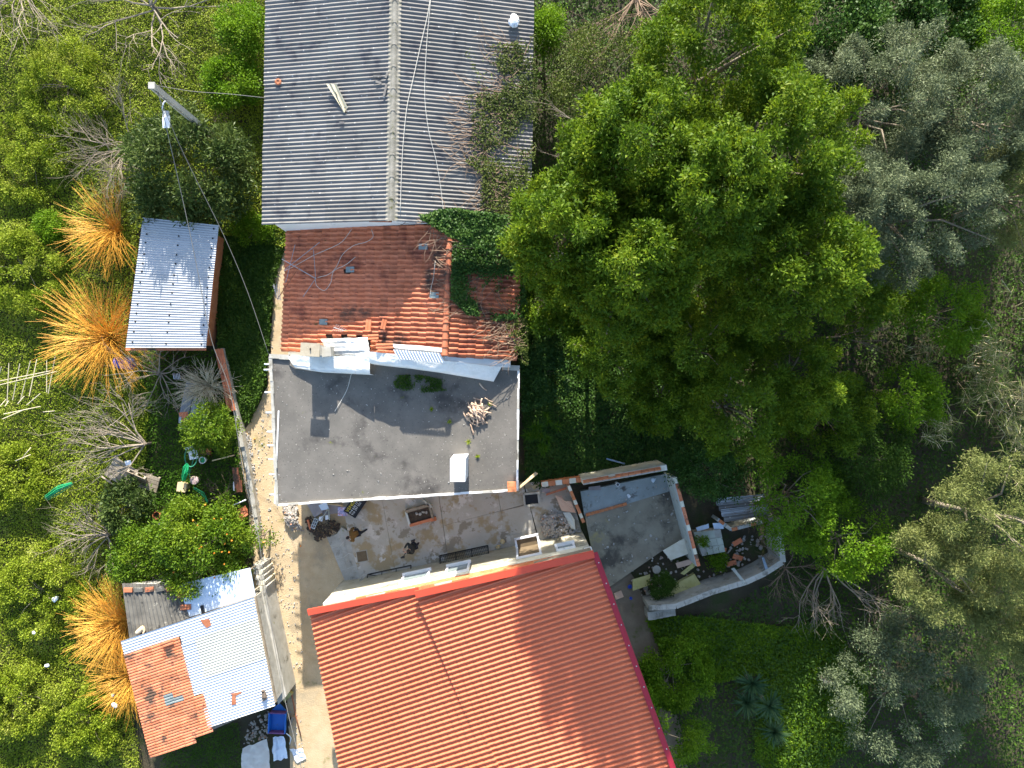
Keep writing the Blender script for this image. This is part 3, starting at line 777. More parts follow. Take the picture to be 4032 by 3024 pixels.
ed_l = lambda v: 0.0 + (wq(592, 2994)[0]) * v / vl
tl = lambda v: wq(705, 2512)[0] + (wq(760, 2735)[0] - wq(705, 2512)[0]) * (v - wq(705, 2512)[1]) / (wq(760, 2735)[1] - wq(705, 2512)[1])
vA = wq(488, 2577)[1]; vB = wq(760, 2735)[1]; vC = e1[1]
vA2 = wq(705, 2512)[1]
sheetw(lambda v: ed_l(v), lambda v: tl(v) + .3, vA - .02, .0, m_whsheet, .03)
sheetw(lambda v: tl(v) + .1, edge, vA - .55, .0, m_whsheet, .045)
sheetw(lambda v: tl(v) - .05, lambda v: tl(v) + 1.0, vB - .05, vA - .4, m_whsheet, .030)
yA = wq(800, 2590)[1]; yB = wq(800, 2720)[1]
sheetw(lambda v: tl(v) + .75, edge, yB + .55, vA - .35, m_crsheet, .052)
sheetw(lambda v: tl(v) + .45, edge, yB - .75, yB + .62, m_whsheet, .038)
sheetw(lambda v: tl(v) + .35 - (.0 if v > -4 else 0), edge, vC, yB - .68, m_whsheet, .05)
# rusty stains
for c in ([(790, 2440), (826, 2438), (832, 2462), (815, 2472), (800, 2456)],):
    MB().prism([p[:2] for p in PL(c, 2.85)], 2.86, 2.885).build('rusted_patch', m_rust, prf)
for c in ([(908, 2732), (950, 2722), (950, 2728), (928, 2740), (930, 2772), (912, 2775)],):
    MB().prism([p[:2] for p in PL(c[:3] + [c[3]], 2.87)], 2.87, 2.895).build('rusted_patch', m_rust, prf)
    MB().prism([p[:2] for p in PL([(914, 2738), (928, 2738), (930, 2772), (912, 2775)], 2.87)], 2.87, 2.895).build('rusted_patch', m_rust, prf)
# interlocking clay tiles with two ribs each
def ftile():
    mb = MB(); pr = [(0, 0), (.02, .03), (.075, .03), (.095, .008), (.14, .008), (.16, .03), (.215, .03), (.235, .0), (.262, .0)]
    for x, dz in ((0, .028), (.50, 0)):
        mb.v += [(x, y, z + dz) for y, z in pr]
    n = len(pr); mb.v += [(0, y, 0) for y, z in pr]
    for i in range(n - 1): mb.f += [(i, i + n, i + n + 1, i + 1), (i, i + 1, i + 1 + 2 * n, i + 2 * n)]
    return mb
fme = ftile().mesh('interlocking_tile')
tp = ccw([p[:2] for p in PL([(487, 2576), (706, 2512), (762, 2737), (806, 2727), (840, 2882), (592, 2994)], 2.75)])
ntile = 0
r = 0; v = vA2 - .20
while v > vl - .3:
    c = 0; u = -.4
    off = ed_l(v)
    while u < 5.2:
        uu = off + .01 + c * .455; p = WF.w(uu + .22, v + .13)
        if in_poly(np.array([p.x]), np.array([p.y]), tp)[0]:
            b = Matrix.Translation(WF.w(uu, v, pz(uu, v) + .03 + .0) + Vector((0, 0, random.uniform(0, .012)))) @ Matrix.Rotation(WF.a + random.uniform(-.02, .02), 4, 'Z') @ Matrix.Rotation(-.035, 4, 'Y')
            isg = abs(uu - wq(655, 2762)[0] + .2) < .24 and abs(v + .12 - wq(655, 2762)[1]) < .28 or abs(uu - wq(705, 2752)[0] + .2) < .23 and abs(v + .12 - wq(705, 2752)[1]) < .14
            link('glass_tile' if isg else 'roof_tile', fme if not isg else fme.copy(), m_tile2, prf, basis=b)
            if isg: COL.objects[-1].data.materials[0] = m_glass
            ntile += 1
        u = uu + .455; c += 1
        if c > 14: break
    v -= .262
    r += 1
# slipped tile, sitting proud
b = Matrix.Translation(WF.w(*wq(650, 2545), 2.86)) @ Matrix.Rotation(WF.a, 4, 'Z') @ Matrix.Rotation(.05, 4, 'X')
link('slipped_tile', fme, m_tile2, prf, basis=b)
# east side: concrete plinth of the shed
MB().prism([p[:2] for p in PL([(1002, 2345), (1040, 2320), (1128, 2740), (1095, 2775)], 1.5)], -.1, 1.5).build('side_buttress', m_conc, ps)
# dark lean-to and pale blue flat sheet behind it
lt = thing('lean_to', P(610, 2400, 0), 'blackened lean-to roof of old corrugated fibre cement', 'lean-to')
MB().prism([p[:2] for p in PL([(500, 2300), (705, 2300), (742, 2425), (525, 2500)], 2.2)], -.1, 2.25).build('wall', m_conc, lt)
q1 = quad_fn([(483, 2296), (700, 2300), (748, 2432), (512, 2512)], [2.3, 2.3, 2.5, 2.5])
for k in range(3):
    a0, a1 = k / 3, (k + 1) / 3 + .02
    MB().grid(lambda a, b: (lambda t: (lambda p: p + Vector((0, 0, .03 * math.cos(2 * math.pi * t * 15) + .02 + .006 * k)))(q1(t, b)))(a0 + (min(a1, 1) - a0) * a), 40, 1).build('corrugated_sheet', m_asbdark, lt, True)
for k in range(5):
    p = q1(.1 + k * .19, .12); MB().box((p.x, p.y, p.z + .08), (.40, .20, .07), .06 * k).build('weight_tile', m_asbdark if k % 2 else m_tile2, lt)
bl = thing('sheet_canopy', P(860, 2330, 0), 'flat pale blue sheet canopy between citrus tree and shed', 'canopy')
MB().prism([p[:2] for p in PL([(702, 2300), (985, 2236), (1006, 2345), (746, 2430)], 2.45)], 2.42, 2.47).build('panel', m_blsheet, bl)
for px, py in ((715, 2310), (975, 2250), (990, 2335), (755, 2415)):
    p = P(px, py, 2.4); MB().tube([(p.x, p.y, -.05), (p.x, p.y, 2.43)], .05, 6).build('post', m_wood, bl)
for i, (px, py, rz) in enumerate(((718, 2345, .12), (730, 2392, .05))):
    p = P(px, py, 2.5); o = link('roof_tile', fme, m_tile2, None, basis=Matrix.Translation((p.x - .22, p.y - .13, 2.49)) @ Matrix.Rotation(rz, 4, 'Z'), label='loose clay tile weighing down the edge of the pale blue sheet', cat='tile', group='weights on blue sheet')
p = P(798, 2398, 2.5); MB().box((p.x, p.y, 2.52), (.13, .36, .10), .2).build('dark_block', m_black, None, label='short dark timber block on the pale blue sheet', cat='block')
# stacked blocks by the canopy
for i in range(5):
    for j in range(2):
        p = P(1004 + j * 16 + i * 5, 2232 + i * 21, 1.4); MB().box((p.x, p.y, .7), (.2, .25, 1.4), -.3).build('block_stack', m_conc if (i + j) % 2 else m_cream, None, label='upright pale masonry block in the stack at the canopy corner', cat='block', group='stacked masonry blocks')

# ------------------------------------------------------------------ low wall beside the path
lw = thing('garden_wall', P(930, 1720, 0), 'low grey garden wall running along the sandy path', 'wall')
wl = [(868, 1372), (895, 1480), (925, 1620), (952, 1760), (978, 1900), (1000, 2040), (1012, 2150)]
mbw = MB()
for i in range(len(wl) - 1):
    mbw.wall(P(*wl[i], .6), P(*wl[i + 1], .6), .2, -.1, .62 - .05 * i, .60 - .05 * i, 3, .04)
mbw.build('wall_core', m_conc, lw)
bt = tile_mesh().mesh('coping_tile')
for k, (px, py) in enumerate(((856, 1392), (862, 1420), (868, 1450), (876, 1482), (884, 1520), (890, 1560), (898, 1596))):
    p = P(px, py, .7)
    for s in range(2):
        link('coping_tile', fme, m_tile2, lw, basis=Matrix.Translation((p.x - .14 + s * .16, p.y + .2, .66 + .02 * s)) @ Matrix.Rotation(-math.pi / 2 + .2, 4, 'Z'))
for k, (px, py) in enumerate(((915, 1858), (922, 1890), (930, 1906))):
    p = P(px, py, .5); link('coping_tile', fme, m_tile2, lw, basis=Matrix.Translation((p.x, p.y + .2, .5 + .03 * k)) @ Matrix.Rotation(-math.pi / 2 + .05, 4, 'Z') @ Matrix.Scale(1.2, 4))
for k in range(5):
    p = P(955 + 3 * k, 2028 + 6 * k, .5); link('stacked_tile', fme, m_tile2, lw, basis=Matrix.Translation((p.x - .2, p.y, .42 + .03 * k)) @ Matrix.Rotation(.5 + .06 * k, 4, 'Z'))

# ------------------------------------------------------------------ ruin
ru = thing('ruined_outbuilding', P(2600, 2080, 0), 'roofless ruined outbuilding with broken brick walls and concrete floor', 'ruin')
a, b = P(2296, 1900, 2.3), P(2628, 1842, 2.5)
MB().wall(a, b, .26, -.1, 2.2, 2.4, 8, .03).build('back_wall', m_cream, ru)
d = (b - a); L_ = d.length; d.normalize(); q = Vector((-d.y, d.x, 0)); an = math.atan2(d.y, d.x)
nbk = int(L_ / .31)
for c in range(3):
    for k in range(nbk):
        if random.random() < .06 + .1 * (c == 2): continue
        p = a + d * ((k + .5) * .31) + q * (.07 - .07 * c)
        MB().box((p.x, p.y, 2.24 + .2 * (k * .31 / L_) + .07 * (c == 1) + random.uniform(-.02, .02)), (.295, .068, .14), an + random.uniform(-.03, .03)).build('brick', m_brick if c < 2 else m_conc, ru)
a, b = P(2132, 1908, 1.0), P(2296, 1888, 1.1)
MB().wall(a, b, .22, -.1, .9, 1.0, 6, .05).build('low_wall', m_brick, ru)
for k in range(6):
    p = a + (b - a) * ((k + .5) / 6); MB().box((p.x, p.y, 1.0 + random.uniform(-.02, .04)), (.32, .24, .12), .12).build('brick', m_brick if k % 2 else m_cream, ru)
a, b = P(2240, 1915, 1.3), P(2300, 2060, 1.3)
MB().wall(a, b, .13, -.1, 1.2, 1.0, 6, .08).build('partition_wall', m_cream, ru)
d = (b - a); an = math.atan2(d.y, d.x)
for k in range(8):
    p = a + d * ((k + .5) / 8); MB().box((p.x, p.y, 1.22 - .2 * k / 8), (.26, .15, .12), an).build('brick', m_brick if k % 3 else m_cream, ru)
a, b = P(2308, 2030, .5), P(2470, 1985, .5)
d = (b - a); an = math.atan2(d.y, d.x)
for k in range(9):
    p = a + d * ((k + .5) / 9); MB().box((p.x, p.y, .34 + random.uniform(-.02, .02)), (.22, .13, .12), an + random.uniform(-.1, .1)).build('brick', m_brick, ru)
a, b = P(2657, 1880, 2.2), P(2752, 2232, 2.2)
m_blpl = mat('pale_blue_plaster', (.46, .50, .48), (.55, .58, .54), 2.0, layers=[((.28, .25, .18), 2.0, .56, .66)])
MB().wall(a, b, .16, -.1, 2.1, 2.0, 8, .03).build('side_wall', m_blpl, ru)
d = (b - a); an = math.atan2(d.y, d.x)
for k in range(15):
    p = a + d * ((k + .5) / 15); MB().box((p.x + .03, p.y, 2.12 - .1 * k / 15), (.285, .15, .12), an).build('brick', m_tile2 if k % 4 else m_cream, ru)
# far room: grey block walls
pl = [(2552, 2392), (2660, 2385), (2800, 2330), (2935, 2290), (3010, 2255), (3078, 2212)]
for i in range(len(pl) - 1):
    z = 1.5
    a, b = P(*pl[i], z), P(*pl[i + 1], z); MB().wall(a, b, .24, -.1, z, z, 1).build('block_wall', m_conc, ru)
    n = max(1, int((b - a).length / .42)); an = math.atan2(b.y - a.y, b.x - a.x)
    for k in range(n):
        p = a + (b - a) * ((k + .5) / n); MB().box((p.x, p.y, z + .04 + random.uniform(-.01, .02)), ((b - a).length / n - .012, .26, .12), an).build('coping_block', m_conc, ru)
for i in range(4):
    p = P(2560 + 26 * i, 2412 - 3 * i, .5); MB().box((p.x, p.y, .5 - .02 * i), (.42, .4, 1.0 - .1 * i), .12).build('buttress_block', m_conc, ru)
a, b = P(3066, 2042, 1.6), P(3084, 2214, 1.6); MB().wall(a, b, .26, -.1, 1.6, 1.6, 4, .02).build('end_wall', m_conc, ru)
for a, b in ((P(2828, 2046, 1.0), P(2880, 2086, 1.0)), (P(2880, 2086, 1.0), P(3004, 2054, 1.0))):
    MB().wall(a, b, .16, -.1, 1.0, .95, 4, .05).build('inner_wall', m_blpl, ru)
    d = b - a; an = math.atan2(d.y, d.x); n = int(d.length / .3)
    for k in range(n):
        p = a + d * ((k + .5) / n); MB().box((p.x, p.y, 1.0), (.28, .15, .08), an).build('brick', m_brick if k % 3 == 0 else m_conc, ru)
def plate(name, px, z, m, label, cat='slab', t=.05, group=None):
    z = z if isinstance(z, list) else [z] * len(px)
    pts = [P(*c, zz) for c, zz in zip(px, z)]
    return MB().prism([p[:2] for p in pts], [zz - t for zz in z], z).build(name, m, None, label=label, cat=cat, group=group)
m_tiledslab = mat('mossy_tile_slab', (.36, .38, .31), (.44, .46, .38), 1.5, layers=[((.20, .22, .15), 3, .58, .68)])
tsb = thing('fallen_tilework', P(2790, 2140, .3), 'fallen slab of grey green tilework leaning inside the ruin', 'tilework')
qf2 = quad_fn([(2731, 2095), (2838, 2085), (2856, 2173), (2766, 2190)], [.55, .8, .75, .5])
MB().add([qf2(0, 0) - Vector((0, 0, .03)), qf2(1, 0) - Vector((0, 0, .03)), qf2(1, 1) - Vector((0, 0, .03)), qf2(0, 1) - Vector((0, 0, .03)), *[qf2(x, y) - Vector((0, 0, .6)) for x, y in ((0, 0), (1, 0), (1, 1), (0, 1))]], [(3, 2, 1, 0), (0, 1, 5, 4), (1, 2, 6, 5), (2, 3, 7, 6), (3, 0, 4, 7)]).build('backing', m_conc, tsb)
for i in range(4):
    for j in range(3):
        if (i, j) in ((0, 2), (3, 0)): continue
        c = [qf2((i + e) / 4, (j + f) / 3) + Vector((0, 0, random.uniform(0, .012))) for e, f in ((.03, .03), (.97, .03), (.97, .97), (.03, .97))]
        MB().add(c + [p - Vector((0, 0, .03)) for p in c], [(3, 2, 1, 0), (0, 1, 5, 4), (1, 2, 6, 5), (2, 3, 7, 6), (3, 0, 4, 7)]).build('tile', m_tiledslab, tsb)
plate('plaster_slab', [(2610, 2168), (2696, 2118), (2735, 2172), (2640, 2206)], [.5, .8, .75, .5], m_cream, 'broken cream plaster slab with a red brick edge by the ruin wall')
plate('pink_board', [(2660, 2218), (2740, 2196), (2750, 2214), (2668, 2238)], .45, m_pink, 'pinkish board lying among debris below the ruin wall', 'board')
plate('yellow_board', [(2680, 2258), (2738, 2208), (2748, 2222), (2694, 2264)], .5, m_yel, 'narrow mossy yellow board lying in the ruin', 'board')
plate('mossy_slab', [(2491, 2282), (2560, 2262), (2560, 2304), (2492, 2326)], .5, m_yel, 'mossy yellow green slab beside the ruin shrub', 'slab')
plate('mossy_floor', [(2565, 2362), (2660, 2300), (2735, 2260), (2760, 2300), (2660, 2370), (2570, 2392)], .35, m_yel, 'yellow mossed concrete ledge inside the grey block wall', 'ledge', .3)
plate('paving_board', [(2418, 2336), (2446, 2325), (2456, 2350), (2426, 2362)], .12, m_pink, 'small pinkish slab lying in the alley by the red roof', 'slab')
plate('leaning_board', [(2880, 2240), (2892, 2236), (2935, 2290), (2928, 2300)], [.8, .8, 1.75, 1.75], m_blpl, 'pale board leaning over the grey block wall', 'board', .06)
plate('blue_plank', [(3000, 2196), (3008, 2194), (3024, 2238), (3014, 2242)], [1.0, 1.0, 1.75, 1.75], mat('pale_blue_paint', (.30, .42, .58), (.36, .48, .62), 3), 'narrow pale blue plank leaning at the ruin corner', 'plank', .05)
for i, c in enumerate((([(2740, 2078), (2776, 2066), (2778, 2084), (2746, 2092)]), ([(2765, 2072), (2790, 2062), (2792, 2080), (2768, 2086)]), ([(2806, 2060), (2848, 2058), (2850, 2082), (2812, 2084)]))):
    plate('sheet_fragment', c, .5 + .05 * i, m_blsheet, ['pale sheet fragment lying against the brick side wall', 'small folded white sheet fragment among the ruin debris', 'pale blue sheet fragment above the tiled panel'][i], 'sheet', .03)
for i in range(4):
    qq = quad_fn([(2818 + i * 10, 1962 + i * 22), (3010 + i * 6, 1945 + i * 20), (3016 + i * 6, 1968 + i * 20), (2822 + i * 10, 1990 + i * 22)], [1.3, 1.0, 1.0, 1.3])
    MB().grid(lambda a, b: qq(a, b) + Vector((0, 0, .03 * math.cos(b * 12.6))), 6, 12).build('fallen_sheet', m_asb if i % 2 else m_zinc, None, True, label=['pale galvanised sheet collapsed behind the inner ruin wall, topmost one', 'grey fibre cement sheet collapsed just below the topmost pale sheet', 'pale galvanised sheet collapsed between two grey sheets', 'lowest grey sheet collapsed against the inner ruin wall'][i], cat='sheet', group='collapsed ruin sheets')
for i, (px, py, rz) in enumerate(((2908, 2146, .5), (2872, 2190, 1.4), (2900, 2192, -.3), (2880, 2225, .2))):
    p = P(px, py, .4); link('loose_tile', fme, m_brick, None, basis=Matrix.Translation((p.x - .2, p.y - .1, .32)) @ Matrix.Rotation(rz, 4, 'Z') @ Matrix.Rotation(.15, 4, 'X'), label='loose orange clay tile on the earth of the ruin room', cat='tile', group='loose tiles in the ruin')
# debris
def scatter(name, px, z, n, r0, r1, m, label=None, cat=None, kind='stuff', heap=0.0):
    pts = [(p.x, p.y) for p in PL(px, z)]; xs = [p[0] for p in pts]; ys = [p[1] for p in pts]; mb = MB(); k = 0; c = (sum(xs) / len(xs), sum(ys) / len(ys)); R = max(max(xs) - min(xs), max(ys) - min(ys)) / 2
    while k < n:
        x, y = random.uniform(min(xs), max(xs)), random.uniform(min(ys), max(ys))
        if not in_poly(np.array([x]), np.array([y]), pts)[0]: continue
        h = heap * max(0, 1 - math.hypot(x - c[0], y - c[1]) / R); r = random.uniform(r0, r1)
        if random.random() < .35: mb.box((x, y, z + h + r * .3), (r * random.uniform(1, 3), r * random.uniform(.6, 1.6), r * random.uniform(.4, .9)), random.uniform(0, 3.14), random.uniform(-.4, .4), random.uniform(-.4, .4))
        else: mb.stone((x, y, z + h + r * .3), r, k)
        k += 1
    return mb.build(name, m, None, label=label, cat=cat, kind=kind)
scatter('ruin_debris', [(2300, 1950), (2640, 1880), (2720, 2120), (2560, 2220), (2420, 2290), (2330, 2150)], .3, 90, .02, .07, m_peb)
scatter('ruin_rubble', [(2480, 2280), (2620, 2180), (2760, 2230), (2900, 2120), (3040, 2100), (3040, 2190), (2860, 2270), (2740, 2320), (2560, 2390)], .1, 160, .04, .12, m_stone)
scatter('path_gravel', [(1050, 1200), (1075, 1200), (1090, 1660), (1180, 2000), (1200, 3100), (1150, 3100), (1110, 2560), (1030, 2250), (985, 2020), (960, 1800), (1000, 1660)], .01, 500, .012, .045, m_gravel)
scatter('kerb_gravel', [(960, 1700), (985, 1700), (1030, 2060), (1040, 2200), (1000, 2120), (975, 1950)], .02, 420, .02, .055, m_gravel)
# ------------------------------------------------------------------ plants: builders
G_mead = leafmat('meadow_leaf', [(.080, .13, .008), (.15, .215, .010), (.23, .30, .018), (.31, .36, .04), (.40, .41, .11)], .6, .35)
G_grass = leafmat('grass_blade', [(.040, .105, .008), (.07, .16, .010), (.11, .21, .014)], .6, .35)
G_weed = leafmat('dark_weed', [(.026, .060, .008), (.050, .105, .012), (.085, .155, .015)], .55, .3)
G_ivy = leafmat('ivy_leaf', [(.018, .050, .010), (.034, .085, .014), (.06, .125, .018), (.09, .16, .03)], .5, .25)
G_ever = leafmat('evergreen_leaf', [(.035, .080, .007), (.070, .135, .008), (.13, .205, .010), (.25, .29, .018)], .55, .4)
G_loq = leafmat('loquat_leaf', [(.026, .050, .012), (.05, .085, .018), (.09, .13, .030), (.14, .18, .05)], .5, .25)
G_cit = leafmat('citrus_leaf', [(.040, .095, .006), (.08, .155, .009), (.14, .215, .012), (.21, .27, .02)], .5, .3)
G_olive = leafmat('olive_leaf', [(.055, .075, .035), (.10, .13, .065), (.16, .195, .10), (.24, .27, .16)], .55, .25)
G_will = leafmat('willow_leaf', [(.075, .10, .025), (.14, .17, .045), (.22, .24, .075), (.32, .32, .12)], .55, .3)
G_bright = leafmat('spring_leaf', [(.055, .13, .006), (.10, .205, .008), (.155, .27, .012), (.21, .32, .02)], .55, .4)
G_scrub = leafmat('scrub_leaf', [(.040, .065, .010), (.080, .11, .018), (.13, .16, .03)], .6, .3)
G_cane = leafmat('cane_leaf', [(.07, .13, .02), (.14, .19, .04), (.30, .29, .12), (.42, .36, .20)], .6, .35)
G_yucca = leafmat('yucca_blade', [(.022, .060, .024), (.04, .09, .036), (.09, .14, .045)], .5, .15)
G_clivia = leafmat('strap_leaf', [(.04, .11, .008), (.075, .18, .010), (.12, .24, .014)], .45, .3)

def cover(name, px, n, hmax, L, W, gm, z0=-.05, hs=.55, lean=.9, seed=1, excl=(), hmin=.08, blade=False):
    """ground cover: countless leaves over a rolling top surface"""
    poly = [(p.x, p.y) for p in PL(px, 0)]; xs = [p[0] for p in poly]; ys = [p[1] for p in poly]
    R = np.random.default_rng(seed)
    m = int(n * 2.6); x = R.uniform(min(xs), max(xs), m); y = R.uniform(min(ys), max(ys), m)
    ok = in_poly(x, y, poly)
    for e in excl: ok &= ~in_poly(x, y, [(p.x, p.y) for p in PL(e, 0)])
    x, y = x[ok][:n], y[ok][:n]; n = len(x)
    h = lambda a, b: hmin + hmax * (0.65 * fbm(a * hs, b * hs, seed, 3) ** 1.6 * 1.9 + .35 * fbm(a * 2.1, b * 2.1, seed + 5, 2) ** 1.5)
    hh = h(x, y); e = .12
    gx_ = (h(x + e, y) - hh) / e; gy_ = (h(x, y + e) - hh) / e
    t = 1 - R.random(n) ** 2 * .65
    z = z0 + hh * t
    nr = unit(np.stack([-gx_ * .8, -gy_ * .8, np.ones(n)], 1) + R.normal(0, .45, (n, 3)))
    ax = R.normal(0, 1, (n, 3)); ax[:, 2] = ax[:, 2] * .5 + (lean if blade else .25)
    l = L * R.uniform(.6, 1.35, n); w = W * R.uniform(.7, 1.3, n)
    me = leaf_mesh(name, np.stack([x, y, z], 1), ax, nr, l, w, R.random(n))
    return link(name, me, gm, None, kind='stuff')

def cloud(blobs, L, W, seed, up=.35, outw=.8, shell=.45):
    """leaves spread through ellipsoidal clumps; returns arrays"""
    R = np.random.default_rng(seed); A = []; B = []; C = []; Ls = []; Ws = []; D = []
    for (c, r, n) in blobs:
        d = unit(R.normal(0, 1, (n, 3))); d[:, 2] = np.abs(d[:, 2]) * np.where(R.random(n) < .8, 1, -1)
        rr = np.clip(R.normal(.82, .24, n), .15, 1.5)[:, None] * (1 + .22 * (vnoise(d[:, 0] * 2.5 + c[0], d[:, 1] * 2.5 + c[1], seed) - .5))[:, None]
        p = np.array(c)[None] + d * rr * np.array(r)[None]
        ax = d * outw + R.normal(0, .55, (n, 3)); ax[:, 2] += up
        nr = d * .7 + np.array([0, 0, .8])[None] + R.normal(0, .45, (n, 3))
        A.append(p); B.append(ax); C.append(nr); k = R.uniform(.65, 1.3, n); Ls.append(L * k); Ws.append(W * k * R.uniform(.8, 1.2, n)); D.append(np.clip(R.random(n) * .75 + .25 * R.random(), 0, 1))
    return [np.concatenate(q) for q in (A, B, C, Ls, Ws, D)]

def leafy_crown(name, blobs, L, W, gm, parent, seed, **kw):
    A, B, C, l, w, D = cloud(blobs, L, W, seed, **kw)
    return link(name, leaf_mesh(name, A, B, C, l, w, D), gm, parent)

def clumps(c, R3, n, rc, per, seed, top=.0, spread=1.0, plume=False):
    """clump centres over a lumpy ellipsoid"""
    R = random.Random(seed); out = []
    for k in range(n):
        while True:
            d = Vector((R.gauss(0, 1), R.gauss(0, 1), R.gauss(0, 1))).normalized()
            if d.z > -.35 + top: break
        s = R.uniform(.55, 1.0) ** .6 * spread
        p = (c[0] + d.x * R3[0] * s, c[1] + d.y * R3[1] * s, c[2] + d.z * R3[2] * s)
        r = rc * R.uniform(.6, 1.3)
        if plume:
            q = Vector((d.x * .6, d.y * .6, d.z * .5 + .6)).normalized(); m = per * (r / rc) ** 2
            for s_, o_, f_ in ((1.0, 0.0, .5), (.72, .75, .32), (.42, 1.4, .18)):
                out.append((tuple(Vector(p) + q * r * o_), (r * s_, r * s_, r * s_ * 1.1), max(4, int(m * f_))))
        else: out.append((p, (r, r, r * R.uniform(.7, 1.15)), int(per * (r / rc) ** 2)))
    return out

def tree(name, px, py, rpx, ztop, label, gm, L, W, seed, group=None, n=55, rc=.6, per=420, asp=1.0, deep=.6, bark=m_bark, cat='tree', up=.35, zlow=None, ry=None, plume=False):
    rm0 = rpx * (H - ztop * .8) / F
    rz = min(rm0 * asp, ztop * deep * .8); zc = ztop - rz
    c = P(px, py, zc); k = (H - zc) / F; rx = rpx * k; ryy = (ry or rpx) * k
    t = thing(name, (c.x, c.y, 0), label, cat, group)
    bl = clumps(c, (max(rx - rc * .6, .1), max(ryy - rc * .6, .1), max(rz - rc * .4, .1)), n, rc, per, seed, plume=plume)
    leafy_crown('crown', bl, L, W, gm, t, seed, up=up)
    R = random.Random(seed); tr = max(.05, ztop * .018)
    lean = Vector((R.uniform(-.3, .3), R.uniform(-.3, .3), 0)); p1 = Vector((c.x, c.y, zc - rz * .3))
    MB().tube([Vector((c.x, c.y, -.15)) + lean, (Vector((c.x, c.y, 0)) + lean + p1) / 2 + lean * .4, p1], [tr * 1.3, tr, tr * .6], 7).build('trunk', bark, t, True)
    for (q, r, m) in R.sample(bl, min(9, len(bl))):
        q = Vector(q); mid = p1.lerp(q, .5) + Vector((R.uniform(-.3, .3), R.uniform(-.3, .3), R.uniform(0, .3)))
        MB().tube([p1 - Vector((0, 0, rz * R.uniform(0, .5))), mid, q], [tr * .5, tr * .3, tr * .12], 5).build('limb', bark, t, True)
    return t

def branchy(mb, p, d, ln, r, depth, R, spread=.5, up=.0, kids=3, bend=.15):
    segs = 3; pts = [p]; rs = [r]; q = p; dd = d.normalized()
    for i in range(segs):
        dd = (dd + Vector((R.gauss(0, bend), R.gauss(0, bend), R.gauss(0, bend) + up * .1))).normalized()
        q = q + dd * ln / segs; pts.append(q); rs.append(r * (1 - .5 * (i + 1) / segs))
    mb.tube(pts, rs, 4 if depth < 2 else 5, cap=False)
    if depth > 0:
        for k in range(kids):
            s = R.uniform(.35, 1.0); i = min(int(s * segs), segs - 1); b = pts[i].lerp(pts[i + 1], s * segs - i)
            nd = (dd + Vector((R.gauss(0, spread), R.gauss(0, spread), R.gauss(0, spread * .7) + up))).normalized()
            branchy(mb, b, nd, ln * R.uniform(.5, .8), r * .5, depth - 1, R, spread, up, kids, bend)

def bare(name, px, py, reach_px, label, seed, z0=0.0, zt=2.5, m=m_twig, limbs=7, depth=3, r=.035, dirs=None, cat='tree', flat=.45, kids=3, group=None):
    b = P(px, py, z0); t = thing(name, b, label, cat, group); R = random.Random(seed)
    reach = reach_px / 78.0
    th_ = zt * .4
    MB().tube([b - Vector((0, 0, .1)), b + Vector((R.uniform(-.1, .1), R.uniform(-.1, .1), th_))], [r * 1.8, r * 1.3], 7).build('trunk', m_bark, t, True)
    for k in range(limbs):
        if dirs: a = math.radians(R.uniform(*dirs))
        else: a = 2 * math.pi * (k + R.uniform(-.3, .3)) / limbs
        d = Vector((math.cos(a), math.sin(a), R.uniform(.15, .8) * flat * 2))
        mb = MB(); branchy(mb, b + Vector((0, 0, th_ * R.uniform(.5, 1))), d, reach * R.uniform(.5, .72), r, depth, R, .45, .08, kids)
        mb.build('branch', m, t)
    return t

def osier(px, py, rpx, label, seed, ztop=2.4, n=260, xs=1.0, m=m_osier, name='osier_shrub', cat='shrub', rad=.008, group=None, dirs=(0, 360)):
    b = P(px, py, 0); t = thing(name, b, label, cat, group); R = random.Random(seed); rm = rpx / 80.0
    mb = MB()
    for k in range(n):
        a = math.radians(R.uniform(*dirs)); e = R.uniform(.25, 1.0) ** .7; l = rm * e
        o = b + Vector((R.gauss(0, .10), R.gauss(0, .10), 0)); z1 = ztop * R.uniform(.55, 1.05) * (1.15 - .5 * e)
        p1 = o + Vector((math.cos(a) * l * .4 * xs, math.sin(a) * l * .4, z1 * .6)); p2 = o + Vector((math.cos(a + R.gauss(0, .12)) * l * xs, math.sin(a + R.gauss(0, .12)) * l, z1))
        mid = p1.lerp(p2, .5) + Vector((0, 0, .1))
        mb.tube([o, p1, mid, p2], [rad * 1.5, rad * 1.2, rad, rad * .5], 3, cap=False)
        for j in range(3):
            s = p1.lerp(p2, R.uniform(0, .8)); q = s + (p2 - p1) * R.uniform(.2, .45) + Vector((R.gauss(0, .14), R.gauss(0, .14), R.gauss(.05, .1)))
            mb.tube([s, q], [rad * .8, rad * .4], 3, cap=False)
    mb.build('stems', m, t)
    MB().stone(b + Vector((0, 0, .02)), .16, seed, .6).build('stump', m_bark, t)
    return t

